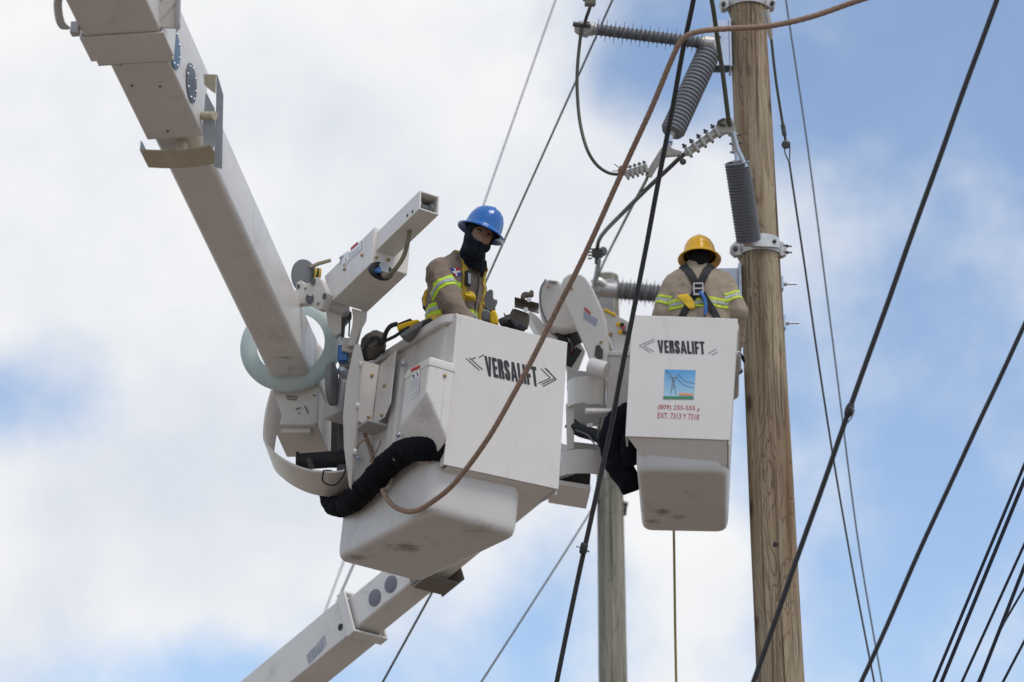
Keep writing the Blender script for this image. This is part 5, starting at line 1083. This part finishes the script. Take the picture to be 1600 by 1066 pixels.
ob('flag_patch', patch, [M['blueprint'], M['red'], M['wprint']], per1)
# head, balaclava, hat
hy1 = Vector((.28,-.93,-.22)).normalized(); hz1 = Vector((.36,.0,.93)); hz1 = (hz1 - hy1*hz1.dot(hy1)).normalized(); hx1 = hz1.cross(hy1).normalized()*1
if hx1.x < 0: hx1 = -hx1
HC1 = P(747, 375, 16.70); FH1 = frame(HC1, hx1, hy1, hz1)
def hp1(x, y, z): return FH1@Vector((x, y, z))
NB = b1_(.07,0,.20)
def head_caps(hp_, nb):
    c = [(hp_(0,-.03,.045), hp_(0,.02,.05), .077,.074), (hp_(0,-.02,.0), hp_(0,.03,.0), .070,.066), (hp_(0,.02,-.05), hp_(0,.045,-.06), .052,.046), (hp_(-.035,.045,-.03), hp_(.035,.045,-.03), .032,.032), (hp_(0,.072,-.088), hp_(0,.072,-.08), .020,.02), (hp_(0,-.03,-.04), nb, .056,.066)]
    return c
faceM = head_caps(hp1, NB) + [(hp1(0,.083,.012), hp1(0,.103,-.026), .0085,.0125), (hp1(-.011,.091,-.030), hp1(.011,.091,-.030), .009,.009), (hp1(-.045,.066,.025), hp1(-.014,.079,.027), .0125,.012), (hp1(.045,.066,.025), hp1(.014,.079,.027), .0125,.012), (hp1(-.022,.07,-.055), hp1(.022,.07,-.055), .015,.015)]
headA = fuse(faceM, .0045, 3)
bm_obj('head', headA, M['skin'], per1, keep=True)
for s in (-1, 1):
    c = hp1(s*.031,.0705,.004); m = MB(); capsule(m, c, c+hx1*.0001, .0125, .0125); e = ob('eye', m, M['eye'], per1)
    gz = (hy1*.9 - hx1*.55 + hz1*.02).normalized(); m = MB(); capsule(m, c+gz*.0075, c+gz*.0076, .0068, .0068); ob('iris', m, M['iris'], e)
    m = MB(); m.tube(smooth_path([hp1(s*.014,.0865,.030), hp1(s*.032,.083,.037), hp1(s*.050,.067,.030)]), [.004,.006,.0065,.0065,.0065,.0065,.006,.0055,.005,.0045,.004,.0035,.003], 6); ob('eyebrow', m, M['hair'], per1)
    m = MB(); m.tube(smooth_path([hp1(s*.017,.078,.008), hp1(s*.031,.0815,.0145), hp1(s*.046,.071,.007)]), .0032, 6); ob('upper_lid', m, M['skin'], per1)
hoodS = fuse(head_caps(hp1, NB)+[(hp1(0,.09,-.03), hp1(0,.10,-.032), .012,.012), (hp1(0,-.03,-.04), b1_(.075,0,.17), .060,.078)], .007, 3, .002, 30, grow=.012)
IH = FH1.inverted()
def hood_region(q):
    l = IH@q
    return not (l.y > .02 and (l.x/.074)**2 + ((l.z-.013)/.050)**2 < 1)
shell('balaclava', hoodS, [(b1_(.05,0,.125), ez)], hood_region, .0, M['black'] if False else mat('navy_knit', (.010,.014,.022), .9, var=.25, vscale=40, bump=.4, bscale=200, spec=.2), per1, .005); hoodS.free()
hard_hat(per1, hp1(0,-.003,.058), hx1, hy1, hz1, M['hatblue'], M['bstrap'])
fr_h = frame(hp1(0,-.003,.058), hx1, hy1, hz1)
m = MB(); m.box(fr_h, (-.016,.016), (.108,.124), (.062,.09)); ob('hat_slot', m, M['hatblue'], per1, bevel=.005)
# collar
m = MB(); cA_ = b1_(.06,0,.195); cr_f = frame(cA_, r1_, f1, (ez*.93+f1*.3).normalized()); rows = []
for rr_, hz_ in ((.105,-.045),(.098,.0),(.092,.05),(.101,.056),(.118,.005),(.124,-.012)):
    rows.append([cr_f@Vector((rr_*math.sin(a), -rr_*math.cos(a)*1.05, hz_ - .035*(abs(a)/2.6)**3)) for a in [(-2.55+5.1*k/24) for k in range(25)]])
m.loft(rows, (False, False), close=False); co_ = ob('collar', m, M['tan'], per1, ang=80); s_ = co_.modifiers.new('t','SOLIDIFY'); s_.thickness = .005
m = MB(); m.tube(smooth_path([b1_(.135,0,.13), b1_(.135,0,.05), b1_(.118,0,-.05), b1_(.10,0,-.2)]), .007, 6); ob('zip_placket', m, M['bag'], per1)
# ------------------------------------------------------------------ worker in yellow hat (seen from behind)
O2 = P(1091, 460, 19.2); f2 = Vector((.06,1,0)).normalized(); r2_ = f2.cross(ez)
def b2_(a, b, c): return O2 + f2*a + r2_*b*.87 + ez*c
floor2 = (F2@Vector((0,0,-hh2/2+.05))).z; lz2 = floor2-O2.z+.03
per2 = root('person', 'worker in yellow hard hat and black harness seen from behind in the rear bucket', 'person', Vector((O2.x, O2.y, floor2)), 'lift workers')
sR, eR, wR = b2_(-.01,.190,.075), b2_(-.03,.300,-.150), b2_(.12,.285,-.31)
sL, eL, wL = b2_(.0,-.185,.075), b2_(.0,-.285,-.155), b2_(.2,-.19,-.32)
torso2 = [(b2_(-.02,-.08,-.55), b2_(-.02,.08,-.55), .125,.125), (b2_(-.02,-.075,-.3), b2_(-.02,.075,-.3), .118,.118), (b2_(-.01,-.09,-.08), b2_(-.01,.09,-.08), .128,.128), (b2_(.01,-.1,.04), b2_(.01,.1,.04), .118,.118), (b2_(-.02,0,-.55), b2_(-.0,0,0), .13,.13), (b2_(.03,0,.1), b2_(.06,0,.20), .095,.068), (sR, b2_(.03,.05,.155), .078,.072), (sL, b2_(.03,-.05,.155), .078,.072), (sL-ez*.03, sR-ez*.03, .085,.085), (b2_(-.03,.14,.0), b2_(-.03,.12,-.3), .09,.09), (b2_(-.03,-.14,.0), b2_(-.03,-.12,-.3), .09,.09), (b2_(-.05,.06,.04), b2_(-.05,.06,-.3), .10,.10), (b2_(-.05,-.06,.04), b2_(-.05,-.06,-.3), .10,.10), (b2_(-.035,-.06,.06), b2_(-.035,.06,.06), .10,.10), (b2_(.02,0,.1), b2_(.05,0,.215), .10,.078)]
legs2 = [(b2_(-.02,s*.09,-.55), b2_(.03,s*.11,-.55+(lz2+.55)*.5), .095,.07) for s in (-1,1)] + [(b2_(.03,s*.11,-.55+(lz2+.55)*.5), b2_(-.02,s*.12,lz2+.07), .07,.05) for s in (-1,1)] + [(b2_(-.04,s*.12,lz2+.03), b2_(.14,s*.13,lz2+.02), .045,.04) for s in (-1,1)]
aR2 = [(sR, eR, .080,.066), (eR, wR, .064,.046)]; aL2 = [(sL, eL, .080,.066), (eL, wL, .062,.045)]
bodyB = fuse(torso2+legs2+aR2+aL2, .013, 16, .012, 8, seed=11, grow=.003)
bm_obj('body', bodyB, M['tan2'], per2, keep=True)
hb_ = fuse(hand_caps(wR+(wR-eR).normalized()*.045, (wR-eR)+Vector((-.02,0,-.15)), Vector((.3,-.2,-.1)), .5), .006, 2); bm_obj('glove', hb_, M['black'], per2)
hb_ = fuse([(wR-(wR-eR).normalized()*.02, wR+(wR-eR).normalized()*.06, .036,.034)], .006, 2); bm_obj('wrist', hb_, M['skin'], per2)
hb_ = fuse(hand_caps(wL, (wL-eL), -ez, .9), .006, 2); bm_obj('glove', hb_, M['black'], per2)
for (s0_, e0_, nm) in ((sR, eR, 'r'), (sL, eL, 'l')):
    d_ = (e0_-s0_).normalized(); reg = lambda q, s0_=s0_, e0_=e0_: seg_dist(q, s0_, e0_)[0] < .105 and abs((q-O2).dot(r2_)) > .172
    for off in (-.021, .021): strip('reflective_stripe', bodyB, s0_+d_*(.15+off), d_, .0095, reg, .004, M['lime2'], per2)
    strip('reflective_tape', bodyB, s0_+d_*.15, d_, .011, reg, .003, M['silver'], per2)
regT = lambda q: seg_dist(q, sR, eR)[0] > .083 and seg_dist(q, sL, eL)[0] > .083 and seg_dist(q, eR, wR)[0] > .07 and seg_dist(q, eL, wL)[0] > .07
for off in (-.023, .023): strip('reflective_stripe', bodyB, b2_(0,0,-.115+off), ez, .0105, regT, .004, M['lime2'], per2)
strip('reflective_tape', bodyB, b2_(0,0,-.115), ez, .0125, regT, .003, M['silver'], per2)
# harness: V from the shoulders to the back ring, X below it
ring_h = -.03
back = lambda q: (q-O2).dot(f2) < .06
for s in (-1, 1):
    a0_, b0_ = b2_(0, s*.095, .17), b2_(0, s*.012, ring_h+.03); nn_ = (b0_-a0_).normalized().cross(f2)
    strip('harness_strap', bodyB, a0_, nn_, .026, lambda q, s=s: (q-O2).dot(ez) > ring_h-.01 and (q-O2).dot(r2_)*s > -.03, .008, M['bstrap'], per2)
    a0_, b0_ = b2_(0, s*.010, ring_h), b2_(0, s*.165, -.27); nn_ = (b0_-a0_).normalized().cross(f2)
    strip('harness_strap', bodyB, a0_, nn_, .0225, lambda q, s=s: back(q) and regT(q) and (q-O2).dot(ez) < ring_h+.02 and (q-O2).dot(r2_)*s > -.02, .009, M['bstrap'], per2)
hq, hn2, _, _ = surf(bodyB, b2_(-.6,0,ring_h+.0), f2)
q = (hq if hq else b2_(-.14,0,ring_h)) - f2*.022; fr_ = frame(q, r2_, f2, ez)
m = MB(); m.box(fr_, (-.036,.036), (-.004,.010), (.02,.075)); ob('harness_yoke', m, M['bstrap'], per2, bevel=.006)
m = MB(); 
for u, w_ in (((-.034,-.024),(-.05,.04)), ((.024,.034),(-.05,.04)), ((-.024,.024),(.028,.04)), ((-.024,.024),(-.008,.004)), ((-.024,.024),(-.05,-.036))): m.box(fr_, u, (-.014,-.004), w_)
ob('d_ring_plate', m, M['alu'], per2, bevel=.003)
m = MB(); m.box(fr_, (-.023,.023), (-.003,.002), (-.035,.027)); ob('ring_pad', m, M['dark'], per2)
m = MB(); m.tube(smooth_path([q+r2_*.01-f2*.02-ez*.03, q+r2_*.035-f2*.025-ez*.075, q+r2_*.045-f2*.02-ez*.125, q+r2_*.04-f2*.01-ez*.19]), .012, 8); ob('lanyard', m, M['hatblue'], per2)
m = MB(); m.tube(smooth_path([q+r2_*.04-f2*.01-ez*.12, q+r2_*.05-f2*.01-ez*.16, q+r2_*.035-f2*.01-ez*.2]), .009, 8); ob('snap_hook', m, M['steel'], per2)
strip('shoulder_pad', bodyB, b2_(0,-.075,-.115), (Vector((0,0,1))*.6+r2_*.8).normalized(), .028, lambda q: back(q) and -.15 < (q-O2).dot(r2_) < -.03 and -.17 < (q-O2).dot(ez) < -.06, .012, M['yplastic'], per2)
# head and hat
hy2 = Vector((.06,.96,-.10)).normalized(); hz2 = Vector((.02,.10,1)); hz2 = (hz2-hy2*hz2.dot(hy2)).normalized(); hx2 = hz2.cross(hy2).normalized()
HC2 = P(1093, 413, 19.33); FH2 = frame(HC2, hx2, hy2, hz2)
def hp2(x, y, z): return FH2@Vector((x, y, z))
hd2 = fuse(head_caps(hp2, b2_(.06,0,.18)), .007, 3); bm_obj('head', hd2, mat('black_headcloth', (.012,.012,.014), .95, spec=.15), per2)
hard_hat(per2, hp2(0,-.003,.045), hx2, hy2, hz2, M['hatyellow'], M['bstrap'])
m = MB(); cr_f = frame(b2_(.06,0,.20), r2_, f2, (ez*.97+f2*.22).normalized()); rows = []
for rr_, hz_ in ((.108,-.05),(.098,-.01),(.088,.04),(.083,.04),(.090,.0)):
    rows.append([cr_f@Vector((rr_*math.sin(a), -rr_*math.cos(a), hz_ - .03*(abs(a)/2.6)**3)) for a in [(-2.5+5*k/24) for k in range(25)]])
m.loft(rows, (False, False), close=False); co_ = ob('collar', m, M['tan2'], per2, ang=80); s_ = co_.modifiers.new('t','SOLIDIFY'); s_.thickness = .005
bodyA.free(); bodyB.free(); headA.free()
# ================================================================== tools on the front bucket's rim
# yellow grip with a black strap, lying on the rim
q = root('rope_grip', 'yellow and black rope grip lying on the rim of the front bucket', 'tool', P(640, 517, 16.6))
m = MB(); prism_px([(619,508),(640,501),(653,498),(654,503),(640,510),(621,517)], 16.56, Vector((.02,.06,0)), m); ob('grip_body', m, M['yplastic'], q, bevel=.008)
m = MB(); prism_px([(621,505),(641,497),(643,500),(622,508)], 16.57, Vector((.02,.05,0)), m); ob('grip_pad', m, M['dark'], q, bevel=.004)
m = MB(); m.tube(smooth_path([P(600,532,16.62), P(603,520,16.6), P(610,510,16.58), P(621,506,16.57)]), .014, 8); m.tube(smooth_path([P(596,536,16.62), P(608,530,16.6), P(618,525,16.58), P(628,518,16.56), P(640,511,16.55)]), .010, 8); ob('strap', m, M['dark'], q)
q = root('tool_tray', 'grey rubber mat folded over the rim beside the yellow grip', 'mat', P(650, 515, 16.5))
m = MB(); prism_px([(623,524),(630,518),(650,505),(663,498),(665,502),(660,508),(630,527)], 16.44, Vector((.03,.10,0)), m); ob('mat_fold', m, M['gry'], q, bevel=.008)
m = MB(); prism_px([(661,501),(672,496),(677,500),(668,506),(660,508)], 16.43, Vector((.03,.08,0)), m); ob('mat_tail', m, M['dark'], q, bevel=.006)
q = root('glove_bag', 'brown-grey canvas bag hanging at the back corner of the front bucket', 'bag', P(580, 552, 16.9))
hb_ = fuse([(P(568,557,16.86), P(582,530,16.86), .045,.05), (P(582,530,16.86), P(592,530,16.86), .05,.045), (P(577,552,16.84), P(592,540,16.84), .05,.045)], .01, 3, .012, 16, seed=5); bm_obj('pouch', hb_, M['bag'], q)
m = MB(); m.tube(smooth_path([P(564,560,16.78), P(571,543,16.76), P(581,528,16.77), P(591,527,16.78)]), .012, 8); ob('piping', m, M['dark'], q)
m = MB(); m.lathe(axframe(P(596,534,16.8), -FW), [(.012,0),(.024,.002),(.024,.02),(.012,.022)], 14); ob('clip_ring', m, M['dark'], q)
# pouch and straps on the worker's back side
q = root('tool_pouch', 'yellow and black tool pouch hanging at the back of the blue-hat worker', 'pouch', P(672, 490, 16.79))
m = MB(); prism_px([(662,456),(668,454),(671,478),(668,492),(660,480),(658,466)], 16.76, Vector((.02,.07,0)), m); ob('pouch_side', m, M['bag'], q, bevel=.008)
m = MB(); m.tube(smooth_path([P(672,450,16.72), P(667,460,16.71), P(666,472,16.71), P(670,482,16.71)]), [.014]*4+[.02]*11+[.014]*4, 10); ob('pouch_flap', m, M['yplastic'], q)
for x0, x1 in ((662,680), (666,684), (670,688)):
    m = MB(); m.tube(smooth_path([P(x0,480,16.74), P((x0+x1)/2-1,490,16.72), P(x1,501,16.74)]), .010, 6); ob('lanyard', m, M['bstrap'] if x0 != 666 else M['zinc'], q)
# cutter: grey head, yellow body, by the worker's hands
q = root('cordless_cutter', 'grey and yellow hand tool standing on the rim by the worker in blue', 'tool', P(768, 505, 16.25))
m = MB(); prism_px([(757,480),(757,462),(761,454),(768,451),(771,455),(770,461),(772,468),(777,467),(777,470),(774,476),(774,484),(764,486)], 16.5, Vector((.0,.05,0)), m); ob('jaw_head', m, M['gry'], q, bevel=.012, seg=3)
m = MB(); prism_px([(753,484),(762,482),(769,489),(766,503),(752,500)], 16.48, Vector((.0,.08,0)), m); ob('motor_housing', m, M['gry'], q, bevel=.014, seg=3)
m = MB(); prism_px([(766,485),(774,483),(778,493),(779,506),(768,508),(765,499)], 16.47, Vector((.0,.08,0)), m); ob('battery_body', m, M['yplastic'], q, bevel=.014, seg=3)
# wire holder bracket
q = root('wire_holder', 'tan metal wire holder bracket above the right corner of the front bucket', 'bracket', P(815, 510, 16.73))
m = MB(); prism_px([(803,481),(826,489),(828,498),(824,511),(803,505),(800,492)], 16.73, Vector((.0,.06,0)), m); ob('block', m, M['bracket'], q, bevel=.008)
rows = []
for k in range(9):
    a = math.pi*k/8; rows.append([P(804+3*math.sin(a)*0,464+k*1.9,16.68-.05*math.sin(a)*-1), P(842,474+k*1.9,16.68+.05*math.sin(a))])
m = MB(); m.loft([[r[0] for r in rows], [r[1] for r in rows], [r[1]+Vector((0,.012,0)) for r in rows], [r[0]+Vector((0,.012,0)) for r in rows], [r[0] for r in rows]], (False, False), close=False); ob('jaw', m, M['bracket'], q)
m = MB(); prism_px([(813,464),(815,458),(820,455),(827,456),(829,452),(834,454),(834,461),(826,463),(821,462),(820,468)], 16.70, Vector((.0,.04,0)), m); ob('hook', m, M['bracket'], q, bevel=.006)
for x, y in ((826.5,468.5), (821.5,484)):
    m = MB(); m.lathe(axframe(P(x,y,16.66), -FW), [(.014,0),(.013,.004)], 12); ob('rivet', m, M['wprint'], q)
m = MB(); prism_px([(787,487),(790,492),(796,491),(802,480),(804,496),(798,504),(786,503),(789,496)], 16.72, Vector((.0,.04,0)), m); ob('latch', m, M['bracket'], q, bevel=.006)
m = MB(); m.tube(smooth_path([P(781,507,16.63), P(790,503,16.63), P(800,506,16.63), P(817,513,16.68)]), .03, 10); m.tube([P(797,498,16.60), P(806,511,16.60)], .016, 8); ob('rubber_boot', m, M['dark'], q)
